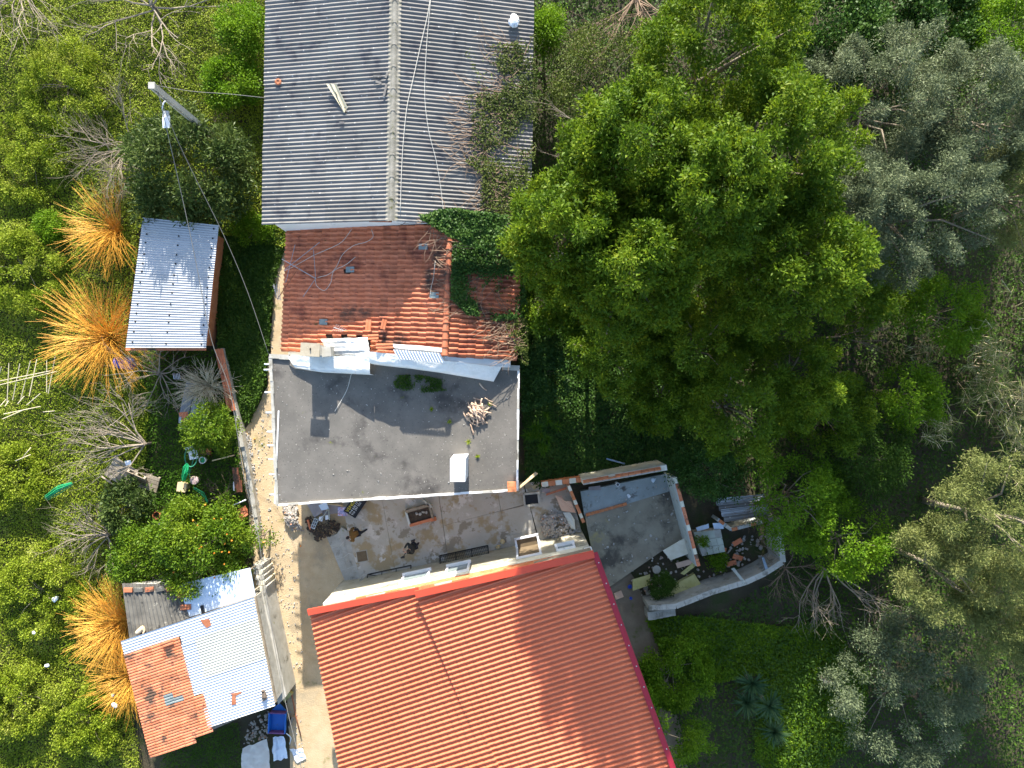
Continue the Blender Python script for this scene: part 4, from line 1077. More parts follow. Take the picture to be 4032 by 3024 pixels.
def blades(c, n, ln, w, seed, rise=(.2, 1.2), droop=.35, seg=3, squash=1.0):
    """rosette of long tapering blades"""
    R = np.random.default_rng(seed); V = []; Fq = []; rn = []
    for k in range(n):
        a = R.uniform(0, 2 * math.pi); el = R.uniform(*rise); l = ln * R.uniform(.7, 1.1)
        d = np.array([math.cos(a) * math.cos(el), math.sin(a) * math.cos(el), math.sin(el)]); s = np.array([-math.sin(a), math.cos(a), 0])
        o = len(V); r = R.random()
        for i in range(seg + 1):
            t = i / seg; p = np.array(c) + d * l * t + np.array([0, 0, -droop * l * t * t]); ww = w * (1 - t) ** .7 * (0.55 + .45 * min(1, t * 3)) + .002
            V += [p - s * ww / 2, p + s * ww / 2]; rn += [r, r]
            if i: Fq.append((o + 2 * i - 2, o + 2 * i - 1, o + 2 * i + 1, o + 2 * i))
    return np.array(V), np.array(Fq), np.array(rn)
# ------------------------------------------------------------------ ground cover
PATHX = [(1068, 1000), (1300, 1000), (1460, 2000), (1460, 3200), (1150, 3200), (1135, 2850), (1060, 2440), (1000, 2230), (975, 2050), (945, 1900), (920, 1740), (990, 1665), (1055, 1500)]
cover('meadow_weeds', [(-260, -260), (1140, -260), (1140, 980), (760, 900), (560, 900), (500, 1380), (600, 1560), (560, 2250), (470, 2500), (620, 3300), (-260, 3300)], 330000, .5, .095, .055, G_mead, seed=11)
cover('verge_grass', [(520, 1380), (880, 1380), (930, 1650), (985, 2050), (1010, 2180), (640, 2330), (540, 2250)], 26000, .35, .13, .045, G_grass, seed=12, blade=True)
cover('lane_weeds', [(840, 880), (1150, 880), (1085, 1100), (1066, 1300), (1048, 1520), (985, 1660), (925, 1660), (870, 1390)], 30000, .38, .13, .075, G_weed, seed=13)
cover('shed_grass', [(640, 2950), (940, 2840), (1010, 3250), (640, 3250)], 9000, .22, .13, .03, G_grass, seed=14, blade=True)
cover('ivy_ground_cover', [(2030, 1250), (2820, 1250), (2760, 1830), (2630, 1850), (2290, 1895), (2120, 1915), (2070, 1880), (2050, 1500)], 42000, .45, .12, .095, G_ivy, seed=15)
cover('wood_undergrowth', [(2030, -250), (4300, -250), (4300, 3300), (2700, 3300), (2640, 2800), (2560, 2440), (2850, 2390), (3110, 2240), (3090, 1980), (2760, 1840), (2780, 1250), (2050, 1250)], 120000, .7, .15, .085, G_weed, seed=16)
cover('clearing_grass', [(3010, 2470), (3260, 2440), (3420, 2650), (3380, 2900), (3160, 3120), (2960, 2980)], 26000, .28, .12, .06, G_bright, seed=17)
cover('alley_weeds', [(2540, 2430), (2720, 2420), (3060, 2460), (3010, 2640), (2720, 2700), (2640, 2650)], 16000, .5, .12, .08, G_bright, seed=18)

# ------------------------------------------------------------------ broadleaf evergreens east of the houses
ev = 'tall evergreen trees east of the houses'
for i, (px, py, r, zt, lab) in enumerate((
    (2235, 930, 235, 13.0, 'yellow green evergreen crowding the corner of the clay tile roof'),
    (2470, 640, 260, 14.0, 'tall yellow green evergreen just past the bare twiggy thicket'),
    (2800, 250, 300, 13.5, 'evergreen with an upright leafy plume at the ivy bank'),
    (3010, 620, 290, 13.5, 'evergreen pressing against the grey olive crowns'),
    (2470, 1080, 235, 13.6, 'dense evergreen standing over the ivy ground'),
    (3060, 1060, 275, 12.5, 'evergreen at the edge of the dark hollow by the reeds'),
    (2740, 820, 260, 14.8, 'tallest evergreen in the middle of the grove'))):
    tree('evergreen_tree', px, py, r, zt, lab, G_ever, .155, .062, 100 + i, ev, n=150, rc=.44, per=270, asp=1.9, deep=.8, plume=True)
for i, (px, py, r, zt, lab) in enumerate((
    (2420, 1370, 190, 6.5, 'shaded evergreen sapling above the ivy ground'),
    (2740, 1370, 210, 7.5, 'shaded evergreen with sparse bright tips in the hollow'),
    (2900, 1600, 215, 8.0, 'lower evergreen with bright leaf tips above the ruin'),
    (3120, 1500, 180, 7.5, 'small evergreen with lit tips beside the dead branches'))):
    tree('evergreen_sapling', px, py, r, zt, lab, G_ever, .155, .062, 130 + i, 'lower evergreens in shade', n=60, rc=.40, per=230, asp=1.5, deep=.9, plume=True)
for i, (px, py, r, zt, lab) in enumerate(((2150, 1180, 130, 5.0, 'added light blocking shrub beside the tiled eave'), (2330, 1230, 150, 5.5, 'added light blocking shrub under the dense evergreen'), (2560, 1230, 160, 5.5, 'added light blocking shrub below the grove middle'), (2860, 1280, 170, 5.5, 'added light blocking shrub at the rim of the hollow'), (2620, 1560, 150, 4.5, 'added light blocking shrub between ivy ground and lower evergreens'), (3250, 1620, 160, 4.5, 'added light blocking shrub near the dry reed stems'), (3330, 1150, 180, 5.0, 'added light blocking shrub below the broad olive'))):
    tree('light_block_shrub', px, py, r, zt, lab, G_ever, .15, .065, 480 + i, 'shrubs added to block light in the grove', n=50, rc=.45, per=230, asp=1.3, deep=1.0, cat='shrub', plume=True)  # shrubs added to stop low sun passing under the crowns
# thicket with bare twigs beside the farm house
tree('twiggy_thicket', 2380, 330, 260, 5.2, 'brownish half bare thicket beside the fibre cement roof', G_scrub, .10, .07, 141, n=60, rc=.55, per=170, cat='thicket', asp=.8)
bare('bare_thicket', 2480, 60, 330, 'tangle of bare purple brown stems inside the thicket', 142, 0, 6.0, m_dtwig, 13, 3, .04, (190, 350), 'thicket', .5)
bare('bare_sapling', 2370, 640, 230, 'bare pale branches poking out between evergreen crowns', 143, 3, 9.0, m_twig, 6, 3, .03, (120, 340), 'sapling', .4)
tree('hedge_bush', 2150, 120, 90, 3.2, 'light green bush against the farm house eave', G_bright, .11, .06, 144, n=22, rc=.45, per=300, cat='bush')
tree('ivy_bank', 3230, 130, 260, 6.5, 'dark ivy smothered mass at the top of the grove', G_ivy, .13, .11, 145, n=60, rc=.7, per=420, cat='ivy')
tree('ivy_thicket', 3020, 30, 150, 6.0, 'lighter ivy clad thicket behind the evergreen plume', G_ivy, .13, .11, 146, n=30, rc=.6, per=380, cat='ivy')
tree('ivy_mound', 3620, 60, 260, 5.0, 'green ivy mound beyond the grey olive tree', G_ivy, .13, .10, 147, n=50, rc=.7, per=400, cat='ivy')
# grey olives and willows
for i, (px, py, r, zt, gm, lab) in enumerate((
    (3430, 400, 300, 8.0, G_olive, 'large grey green olive between evergreens and ivy mound'),
    (3560, 830, 330, 8.2, G_olive, 'broad grey green olive above the dark hollow'),
    (3830, 440, 250, 7.6, G_olive, 'pale olive beside the yellow green bush'),
    (3330, 820, 210, 8.6, G_olive, 'narrow olive wedged behind the tall evergreens'))):
    tree('olive_tree', px, py, r, zt, lab, gm, .125, .036, 150 + i, 'grey green olive trees', n=80, rc=.45, per=430, asp=.9, deep=.8, plume=True)
for i, (px, py, r, zt, lab) in enumerate((
    (3900, 2030, 280, 7.5, 'sunlit yellow grey willow south of the reeds'),
    (3700, 2240, 210, 6.0, 'willow with orange twigs leaning over the dark clearing'),
    (3960, 2420, 200, 5.5, 'low willow with yellow shoots at the clearing edge'),
    (3990, 760, 200, 6.5, 'willow with dry orange shoots above the reeds'))):
    tree('willow_tree', px, py, r, zt, lab, G_will, .13, .034, 160 + i, 'yellow grey willows', n=52, rc=.52, per=520, asp=.9, bark=m_twig, plume=True)
tree('grey_willow', 3560, 2700, 330, 3.6, 'shaded blue grey willow bush on the dark clearing', G_olive, .13, .04, 166, n=70, rc=.5, per=420, asp=.6, cat='willow')
tree('yellow_bush', 3930, 170, 210, 5.5, 'bright yellow green bush at the end of the ivy mound', G_bright, .12, .06, 167, n=46, rc=.55, per=420, cat='bush')
tree('bramble_bush', 3130, 1960, 210, 4.2, 'bright green bramble arching over the ruin end wall', G_bright, .115, .07, 168, n=46, rc=.5, per=230, cat='bramble', bark=m_twig)
tree('bramble_bush', 3330, 2120, 170, 3.6, 'smaller bramble with bright trailing leaves above the dead branches', G_bright, .115, .07, 169, n=34, rc=.45, per=190, cat='bramble', bark=m_twig)
tree('shade_bush', 2790, 1840, 150, 3.4, 'dark shrub in deep shade behind the ruin', G_ivy, .11, .06, 170, n=40, rc=.5, per=330, cat='shrub')
tree('shade_bush', 3400, 1800, 190, 3.4, 'dim leafy shrub between bramble and reeds', G_weed, .12, .06, 171, n=40, rc=.5, per=300, cat='shrub')
tree('vine_bush', 3700, 1240, 170, 4.0, 'yellow green leafy climber standing among reeds', G_bright, .11, .08, 172, n=36, rc=.45, per=240, cat='climber')
tree('vine_bush', 3560, 1560, 150, 3.6, 'leafy climber lit between the reeds and the dark hollow', G_bright, .11, .08, 173, n=30, rc=.42, per=210, cat='climber')
tree('spring_shrub', 2560, 2900, 260, 3.4, 'bright yellow green shrub overhanging the red roof corner', G_bright, .10, .055, 174, n=75, rc=.42, per=420, cat='shrub', bark=m_twig, asp=.75)
tree('spring_shrub', 2660, 2640, 160, 2.2, 'leafy green bush climbing up from the alley fence', G_bright, .11, .07, 175, n=40, rc=.38, per=330, cat='shrub', bark=m_twig, asp=.7)
tree('ruin_shrub', 2606, 2308, 58, 1.3, 'low dark green shrub growing inside the ruin', G_weed, .08, .035, 176, n=26, rc=.22, per=220, cat='shrub', asp=.6)
tree('leaf_tuft', 2768, 2130, 28, 1.2, 'small leafy tuft growing on the brick side wall', G_bright, .07, .05, 177, n=9, rc=.16, per=90, cat='plant')
tree('leaf_tuft', 2820, 2205, 45, .8, 'leafy weed cluster on the earth of the ruin room', G_bright, .08, .06, 178, n=14, rc=.2, per=90, cat='plant')

# dead branches in the shade
bare('dead_branches', 3230, 2230, 260, 'fallen grey dead branches spread over the dark clearing', 180, .2, 1.6, m_twig, 8, 3, .04, (215, 330), 'branches', .15)
bare('dead_branches', 3075, 2225, 150, 'tangled dead bramble canes over the ruin corner', 181, .3, 1.8, m_dtwig, 12, 3, .022, None, 'branches', .3)
bare('dead_branches', 3250, 1330, 190, 'thin bare branches hanging in the dark hollow', 182, 1, 4, m_dtwig, 6, 3, .022, (-60, 60), 'branches', .2)
bare('dead_branches', 2990, 1960, 150, 'dense bare bramble canes over the collapsed sheets', 183, .3, 2.4, m_dtwig, 12, 3, .02, None, 'branches', .3)
# reeds
def reed(px, py, ang, ln, label, seed, n=26, zt=4.0, group='giant reed clumps'):
    b = P(px, py, 0); t = thing('giant_reed', b, label, 'reed', group); R = random.Random(seed); mb = MB(); Vs = []; Fs = []; Rn = []; off = 0
    for k in range(n):
        a = math.radians(ang + R.gauss(0, 16)); l = ln * R.uniform(.55, 1.1); z1 = zt * R.uniform(.6, 1.05)
        o = b + Vector((R.gauss(0, .5), R.gauss(0, .6), 0)); e = o + Vector((math.cos(a) * l, math.sin(a) * l, z1)); mid = o.lerp(e, .5) + Vector((0, 0, z1 * .18))
        mb.tube([o, mid, e], [.016, .013, .006], 4, cap=False)
        for j in range(11):
            s = R.uniform(.35, 1); p = (mid.lerp(e, (s - .5) * 2) if s > .5 else o.lerp(mid, s * 2))
            V_, F_, r_ = blades((p.x, p.y, p.z), 1, .62, .035, R.randint(0, 10 ** 6), (-.1, .8), .5)
            Vs.append(V_); Fs.append(F_ + off); Rn.append(r_); off += len(V_)
    mb.build('culms', m_cane, t)
    link('leaves', np_mesh('leaves', np.concatenate(Vs), np.concatenate(Fs), np.concatenate(Rn)), G_cane, t)
for i, (px, py, a, ln, lab, n, zt) in enumerate((
    (4080, 1230, 178, 3.0, 'reeds bending over below the orange shooted willow', 34, 4.5), (4130, 1330, 185, 3.4, 'big arching reed clump with broad green leaves', 40, 5.0),
    (3860, 1390, 180, 2.4, 'reed canes lying across the yellow climber', 28, 3.6), (3980, 1580, 175, 2.6, 'reeds beneath the broad leaved reed clump', 34, 4.0),
    (3720, 1690, 160, 2.6, 'dry fanned reed stems reaching into the dark hollow', 26, 3.0), (3850, 1500, 190, 1.8, 'short leafy reeds in the middle of the reed bed', 30, 3.4),
    (4000, 1760, 165, 2.2, 'reed canes above the sunlit willow', 30, 3.6), (3620, 1380, 170, 1.2, 'little pale reed tuft at the rim of the dark hollow', 14, 3.0))):
    reed(px, py, a, ln, lab, 190 + i, n, zt)
# yuccas and strap-leaved clump
def rosette(name, px, py, z, n, ln, w, gm, label, seed, cat, rise=(-.1, 1.3), droop=.18, group=None):
    c = P(px, py, z); t = thing(name, (c.x, c.y, 0), label, cat, group)
    MB().tube([(c.x, c.y, -.1), (c.x, c.y, z)], [.09, .07], 7).build('stem', m_bark, t)
    V_, F_, r_ = blades((c.x, c.y, z), n, ln, w, seed, rise, droop); link('blades', np_mesh('blades', V_, F_, r_), gm, t)
for i, (px, py, z, lab) in enumerate(((2962, 2690, 1.3, 'yucca rosette closest to the bare earth patch'), (2940, 2766, .9, 'yucca rosette half hidden between the other yuccas'), (3028, 2780, 1.5, 'largest yucca rosette of the group in the clearing'), (3050, 2880, .8, 'low yucca rosette below the largest yucca'))):
    rosette('yucca_plant', px, py, z, 95, .95, .085, G_yucca, lab, 200 + i, 'yucca', group='yuccas in the clearing')
for i in range(14):
    a = random.Random(i).uniform(0, 6.28); r = 62 * math.sqrt(random.Random(i + 50).random())
    rosette('strap_leaf_plant', 2135 + r * math.cos(a), 1700 + r * 1.25 * math.sin(a), .25, 34, .52, .06, G_clivia, 'strap leaved plant in the glossy clump beside the flat roof', 220 + i, 'plant', (.2, 1.3), .4, 'strap leaf clump')

# ------------------------------------------------------------------ climbers over the roofs
def creeper(name, outline, zfun, n, L, W, gm, label, seed, stems=40, thick=.35, zref=4.6, hang=None):
    poly = [(p.x, p.y) for p in PL(outline, zref)]; xs = [p[0] for p in poly]; ys = [p[1] for p in poly]
    R = np.random.default_rng(seed); x = R.uniform(min(xs), max(xs), n * 4); y = R.uniform(min(ys), max(ys), n * 4)
    w = fbm(x * .9, y * .9, seed); ok = in_poly(x, y, poly) & (w + R.normal(0, .07, len(x)) > .42); x, y = x[ok][:n], y[ok][:n]; n = len(x)
    base = np.array([zfun(a, b) for a, b in zip(x, y)]); z = base + .05 + thick * fbm(x * 1.6, y * 1.6, seed + 3) * R.random(n) ** .5
    c = Vector((sum(xs) / len(xs), sum(ys) / len(ys), zfun(sum(xs) / len(xs), sum(ys) / len(ys))))
    t = thing(name, c, label, 'climber')
    ax = R.normal(0, 1, (n, 3)); ax[:, 2] *= .4; nr = R.normal(0, .45, (n, 3)) + np.array([0, .15, 1])
    link('leaves', leaf_mesh('leaves', np.stack([x, y, z], 1), ax, nr, L * R.uniform(.6, 1.3, n), W * R.uniform(.7, 1.2, n), R.random(n)), gm, t)
    mb = MB(); q = random.Random(seed)
    for k in range(stems):
        i = q.randrange(n); p = Vector((x[i], y[i], 0)); a = q.uniform(2.3, 4.0); pts = []
        for s in range(7):
            pts.append(Vector((p.x, p.y, zfun(p.x, p.y) + .08 + .06 * q.random()))); a += q.gauss(0, .35); p += Vector((math.cos(a), math.sin(a), 0)) * .28
        mb.tube(pts, [.012] * 6 + [.004], 3, cap=False)
    mb.build('stems', m_dtwig, t)
    return t
def zroof_a(x, y):
    u, v = AF.inv(x, y); return asb_z(min(max(u, -5.9), 5.95)) + .06 if u < 5.95 else max(0, asb_z(5.9) - (u - 5.9) * 1.2)
def zroof_t(x, y):
    u, v = TF.inv(x, y); return (tile_z(u) + .08) if u < TE else tile_z(TE) - (u - TE) * .6
creeper('roof_climber', [(1905, 190), (2010, 175), (2110, 130), (2115, 480), (2090, 860), (1890, 870), (1900, 700), (1830, 640), (1870, 520), (1835, 420), (1890, 330), (1830, 220)], zroof_a, 7000, .10, .07, G_scrub, 'straggly climber creeping over the fibre cement roof', 301, 170, .30, 5.0)
creeper('eave_ivy', [(1660, 870), (1760, 845), (2080, 860), (2080, 1010), (1960, 1010), (1780, 950)], lambda x, y: zroof_t(x, y) + .9, 9000, .11, .09, G_ivy, 'leafy ivy heap hanging between the two house roofs', 302, 40, .5, 5.2)
creeper('tile_ivy', [(1790, 960), (2060, 980), (2075, 1240), (1960, 1260), (1840, 1240), (1780, 1180)], zroof_t, 7000, .10, .08, G_ivy, 'ivy spreading over the short slope of the clay tile roof', 303, 90, .35, 4.7)
creeper('wall_creeper', [(1985, 1260), (2075, 1240), (2080, 1440), (2040, 1420), (2010, 1390)], zroof_t, 1600, .09, .07, G_scrub, 'thin creeper and bare twigs on the tiled eave', 305, 45, .2, 4.4)
creeper('side_ivy', [(2050, 1380), (2200, 1300), (2240, 1560), (2060, 1620)], lambda x, y: 1.6, 7000, .11, .09, G_ivy, 'ivy bank rising beside the flat roof house', 306, 30, .9, 1.6)

# ------------------------------------------------------------------ trees and shrubs on the garden side
tree('loquat_tree', 762, 690, 262, 4.6, 'dark round loquat tree beside the utility pole', G_loq, .24, .065, 320, n=95, rc=.55, per=210, asp=.95, deep=.9, up=.6)
tree('citrus_tree', 838, 1692, 108, 2.6, 'small round orange tree by the low garden wall', G_cit, .115, .055, 321, n=34, rc=.36, per=260, asp=.9)
ct = tree('citrus_tree', 800, 2150, 210, 3.3, 'large orange tree shading the pale blue canopy', G_cit, .125, .06, 322, n=85, rc=.45, per=330, asp=.7)
c2_ = tree('citrus_tree', 560, 2190, 130, 2.4, 'yellowish orange tree joining the large one', G_cit, .125, .06, 323, n=40, rc=.42, per=300, asp=.7)
tree('wall_bush', 1035, 2110, 60, 1.6, 'sparse leafy branch trailing over the sandy path', G_cit, .11, .05, 324, n=16, rc=.28, per=45, cat='bush')
m_orange = mat('orange_fruit', (.72, .22, .02), (.78, .28, .03), 5, rough=.5)
fm = MB().lathe((0, 0, 0), [(.01, -.045), (.035, -.03), (.046, 0), (.035, .03), (.01, .045)], 8).mesh('orange'); fm.materials.append(m_orange)
for i in range(26):
    a = random.uniform(0, 6.28); r = 185 * math.sqrt(random.random()); p = P(800 + r * math.cos(a), 2150 + r * .9 * math.sin(a), 2.9 - .9 * (r / 185) ** 2)
    link('orange', fm, m_orange, ct, basis=Matrix.Translation(p + Vector((0, 0, .22))), smooth=False)
for px, py in ((936, 1458), (1038, 2136), (1183, 2150), (1002, 1728)):
    link('fallen_orange', fm, m_orange, None, basis=Matrix.Translation(P(px, py, .05) + Vector((0, 0, 0))), label='fallen orange lying on the ground near the path', cat='orange', group='fallen oranges')
tree('weed_bush', 190, 900, 75, 1.0, 'rounded bright bush beside the upper orange osier', G_bright, .09, .05, 325, n=26, rc=.3, per=300, cat='bush', asp=.7)
tree('loquat_sapling', 500, 1990, 105, 1.7, 'bluish broad leaved sapling below the wooden pallet', G_loq, .20, .085, 326, n=28, rc=.34, per=90, cat='sapling', up=.5)
tree('hedge_shrub', 920, 330, 120, 2.0, 'bright leafy shrub hugging the farm house wall', G_bright, .10, .07, 327, n=40, rc=.42, per=260, cat='shrub', asp=.7)
tree('hedge_shrub', 960, 120, 110, 2.2, 'leafy shrub near the farm house wall past the pole', G_bright, .10, .07, 328, n=36, rc=.42, per=250, cat='shrub', asp=.7)
tree('hedge_shrub', 990, 900, 80, 1.0, 'low green shrub below the corner of the farm house', G_bright, .10, .06, 329, n=20, rc=.32, per=220, cat='shrub', asp=.6)
for i, (px, py, r, zt, lab) in enumerate(((110, 620, 200, 1.0, 'sunlit weed mound in the upper meadow'), (250, 330, 190, 1.4, 'weed mound below the bare overhanging branches'), (90, 1060, 190, 1.2, 'pale flowering weed mound left of the orange osiers'), (160, 2330, 200, 1.1, 'weed mound around the white scrap in the meadow'), (330, 2830, 170, 1.0, 'weed mound near the tiled shed corner'), (80, 2750, 160, 1.1, 'weed mound at the lower meadow edge'), (60, 1900, 150, 1.0, 'weed mound by the fallen cane trellis'))):
    tree('weed_mound', px, py, r, zt, lab, G_mead, .095, .055, 330 + i, 'weed mounds in the meadow', n=60, rc=.34, per=240, cat='weeds', asp=.3)
osier(470, 905, 215, 'fan of orange osier shoots beside the metal shed', 341, 2.0, 150, 1.0, dirs=(60, 320))
osier(440, 1330, 260, 'largest orange osier bush by the blue barrel', 342, 2.4, 300)
osier(500, 2440, 215, 'orange osier bush against the blackened lean-to', 343, 1.9, 260, dirs=(80, 290))
osier(540, 2640, 190, 'orange osier shoots beside the tiled shed edge', 344, 1.6, 200, dirs=(70, 300))
bare('bare_tree', 640, 70, 330, 'bare fig tree with pale branches in the top corner', 350, 0, 3.0, m_twig, 10, 3, .05, None, 'tree', .3)
bare('bare_tree', 140, -60, 330, 'bare brown tree reaching in over the upper meadow', 351, 0, 3.4, m_twig, 9, 3, .045, (200, 350), 'tree', .3)
bare('bare_shrub', 560, 590, 250, 'leafless grey shrub beside the loquat tree', 352, 0, 2.6, m_twig, 12, 3, .028, (90, 260), 'shrub', .4)
bare('bare_shrub', 590, 690, 200, 'leafless grey twigs below the leafless shrub', 353, 0, 2.0, m_twig, 8, 3, .024, (130, 240), 'shrub', .3)
bare('bare_tree', 660, 1470, 190, 'bare branching tree below the metal shed', 354, 0, 2.4, m_twig, 12, 3, .032, None, 'tree', .35)
bare('pruned_tree', 600, 1745, 270, 'pruned bare tree spreading its branches over the pallet', 355, 0, 2.2, m_twig, 12, 3, .04, (120, 245), 'tree', .25)
bare('bare_tree', 460, 2095, 190, 'bare pale tree beside the yellowish orange tree', 356, 0, 2.2, m_twig, 11, 3, .034, (110, 300), 'tree', .3)
osier(835, 1520, 110, 'tan twiggy shrub over the tiled garden wall', 357, 1.5, 190, 1.3, m_cane, 'twiggy_shrub', 'shrub', .009)
bare('bare_bush', 880, 1950, 95, 'brown bare bush behind the loose roof tiles', 358, 0, 1.0, m_dtwig, 12, 3, .014, None, 'bush', .3)
# ------------------------------------------------------------------ utility pole and cables
pole = thing('utility_pole', P(735, 448, 0), 'grey concrete utility pole with slotted sides rising from the loquat', 'pole')
pt = P(598, 337, 7.6); pb = P(598, 337, 7.6); pb.z = -.1
mbp = MB(); 
for s in (-1, 1):
    mbp.prism([(pt.x + s * .075 - .035, pt.y - .11), (pt.x + s * .075 + .035, pt.y - .11), (pt.x + s * .075 + .035, pt.y + .11), (pt.x + s * .075 - .035, pt.y + .11)], -.1, 7.55)
mbp.build('flange', m_conc, pole)
for k in range(9): MB().box((pt.x, pt.y, .5 + k * .86), (.10, .14, .22 if k < 8 else .3)).build('web', m_conc, pole)
MB().box((pt.x, pt.y, 7.6), (.26, .26, .08)).build('pole_cap', m_conc, pole)
lamp = thing('street_lamp', P(652, 480, 5.6), 'white street lamp head on a curved arm from the utility pole', 'lamp')
arm0 = Vector((pt.x, pt.y - .1, 6.4)); lh = P(653, 478, 6.2)
MB().tube([arm0, Vector((pt.x + .05, pt.y - .35, 6.75)), Vector(((pt.x + lh.x) / 2, (pt.y + lh.y) / 2 - .1, 6.65)), lh + Vector((0, .25, .12))], .028, 6).build('arm', m_plast, lamp, True)
mbl = MB(); mbl.grid(lambda a, b: lh + Vector(((a - .5) * .30 * (1 - .35 * (b - .5) ** 2 * 4 * .5), (.5 - b) * .56, .10 * math.sin(math.pi * a) * math.sin(math.pi * (.1 + .8 * b)))), 8, 8)
mbl.box(lh + Vector((0, 0, -.04)), (.29, .5, .06)); mbl.build('head', m_plast, lamp)
MB().box(lh + Vector((0, .32, -.01)), (.24, .22, .10)).build('ballast', m_zinc, lamp)
MB().box(lh + Vector((0, -.05, -.085)), (.2, .3, .03)).build('lens', m_glass, lamp)
def cable(name, pts, r, m, label, sag=0.0, cat='cable', group=None, smooth=True):
    pts = [Vector(p) for p in pts]; out = []
    if smooth and len(pts) > 2:
        ext_ = [pts[0] * 2 - pts[1]] + pts + [pts[-1] * 2 - pts[-2]]
        for i in range(1, len(ext_) - 2):
            for s in range(6):
                t = s / 6; a, b, c, d = ext_[i - 1:i + 3]
                out.append(.5 * ((2 * b) + (c - a) * t + (2 * a - 5 * b + 4 * c - d) * t * t + (3 * b - a - 3 * c + d) * t ** 3))
        out.append(pts[-1])
    else: out = pts
    return MB().tube(out, r, 5).build(name, m, None, True, label=label, cat=cat, group=group)
cable('power_cable', [pt + Vector((.05, -.1, -.4)), P(700, 700, 5.9), P(762, 985, 5.3), P(832, 1335, 4.8), P(905, 1540, 4.4), P(962, 1880, 4.1), P(1012, 2080, 4.0), P(1050, 2350, 4.1), P(1110, 2700, 4.4), P(1190, 3040, 4.8), P(1240, 3300, 5.2)], .015, m_cable, 'thick sagging power cable running along the path from the pole')
cable('power_cable', [pt + Vector((.05, -.05, -.2)), P(730, 620, 6.0), P(880, 925, 4.9), P(975, 1150, 4.3), P(1058, 1395, 3.95)], .012, m_cable, 'thin cable from the pole to the flat roof corner')
cable('power_cable', [pt + Vector((.1, .05, -.1)), P(760, 360, 6.3), P(900, 370, 5.4), P(1050, 386, 4.75)], .012, m_cable, 'thin wire from the pole to the farm house eave')
def onroof(fz, pts, lift=.06):
    out = []
    for px, py, z in pts:
        p = P(px, py, z); out.append(Vector((p.x, p.y, fz(p.x, p.y) + lift)))
    return out
cable('roof_rope', onroof(zroof_a, [(1706, -60, 5.4), (1690, 60, 5.4), (1660, 190, 5.5), (1628, 330, 5.6), (1605, 430, 5.7), (1590, 560, 5.8), (1583, 680, 5.8), (1578, 840, 5.8)]), .014, m_wire, 'white rope lying close to the fibre cement ridge', cat='rope')
cable('roof_rope', onroof(zroof_a, [(1706, -60, 5.4), (1695, 60, 5.4), (1682, 200, 5.5), (1675, 380, 5.5), (1690, 520, 5.5), (1720, 640, 5.4), (1738, 750, 5.4), (1748, 840, 5.4)]), .012, m_wire, 'white rope slack across the middle of the fibre cement slope', cat='rope')
cable('roof_wire', onroof(zroof_t, [(1385, 900, 3.9), (1340, 950, 3.9), (1280, 985, 3.5), (1230, 1005, 3.4), (1155, 1045, 3.2), (1115, 1065, 3.0)]), .012, m_wire, 'pale aerial lead crossing the dark tiles', cat='wire')
cable('roof_wire', onroof(zroof_t, [(1460, 900, 4.3), (1466, 930, 4.3), (1440, 950, 4.2), (1390, 965, 4.0), (1345, 1000, 3.9), (1320, 1050, 3.8), (1290, 1078, 3.7), (1245, 1090, 3.6)]), .012, m_wire, 'looping pale wire on the dark tiles', cat='wire')
cable('roof_wire', onroof(zroof_t, [(1398, 1010, 4.0), (1360, 1040, 3.9), (1310, 1065, 3.8), (1300, 1110, 3.7), (1275, 1142, 3.6), (1245, 1125, 3.5), (1238, 1100, 3.5)]), .012, m_wire, 'wire loop hanging from the fallen aerial', cat='wire')
cable('roof_wire', onroof(zroof_t, [(1716, 1030, 4.8), (1708, 1100, 4.8), (1700, 1130, 4.8), (1696, 1165, 4.8)]), .012, m_wire, 'short pale wire near the clay ridge', cat='wire')
cable('roof_twine', [P(1383, 1473, 3.92), P(1368, 1530, 3.88), P(1345, 1575, 3.88), P(1318, 1620, 3.88)], .012, m_wire, 'short white twine on the dark flat roof', cat='twine')
# fallen aerial on the tiles
an = thing('fallen_aerial', P(1170, 1060, 3.4), 'broken television aerial lying across the dark tiles', 'aerial')
def rod(a, b, r=.014, m=m_zinc, par=an, lift=.16, name='rod'):
    q = onroof(zroof_t, [a, b], lift); return MB().tube(q, r, 5).build(name, m, par)
rod((1106, 1018, 3.1), (1242, 1096, 3.6), .02, name='boom'); rod((1160, 962, 3.2), (1120, 1110, 3.2)); rod((1232, 980, 3.5), (1242, 1096, 3.5)); rod((1242, 1096, 3.5), (1193, 1168, 3.3)); rod((1256, 952, 3.6), (1116, 1062, 3.1))
rod((1187, 1045, 3.3), (1098, 1180, 2.9), .022, m_rust, lift=.35, name='mast')
an2 = thing('bent_aerial', P(1087, 1150, 3.2), 'bent grid aerial hanging off the tiled eave', 'aerial')
for k in range(6):
    a = P(1074 + 3 * k, 1125 + 9 * k, 3.2); MB().tube([a, P(1098 + 2 * k, 1140 + 8 * k, 3.2)], .009, 4).build('rod', m_zinc, an2)
for k in range(3): MB().tube([P(1078 + 10 * k, 1118, 3.22), P(1092 + 6 * k, 1182, 3.25)], .012, 4).build('boom', m_zinc, an2)
an3 = thing('grid_aerial', P(1328, 1292, 3.9), 'small grid aerial lying beside the glass tile', 'aerial')
for k in range(6):
    MB().tube(onroof(zroof_t, [(1304 + 8 * k, 1302 - 4 * k + k * 5, 3.9), (1324 + 8 * k, 1276 + k * 4, 3.9)], .13), .009, 4).build('rod', m_zinc, an3)
MB().tube(onroof(zroof_t, [(1310, 1288, 3.9), (1352, 1302, 3.9)], .15), .013, 4).build('boom', m_zinc, an3)

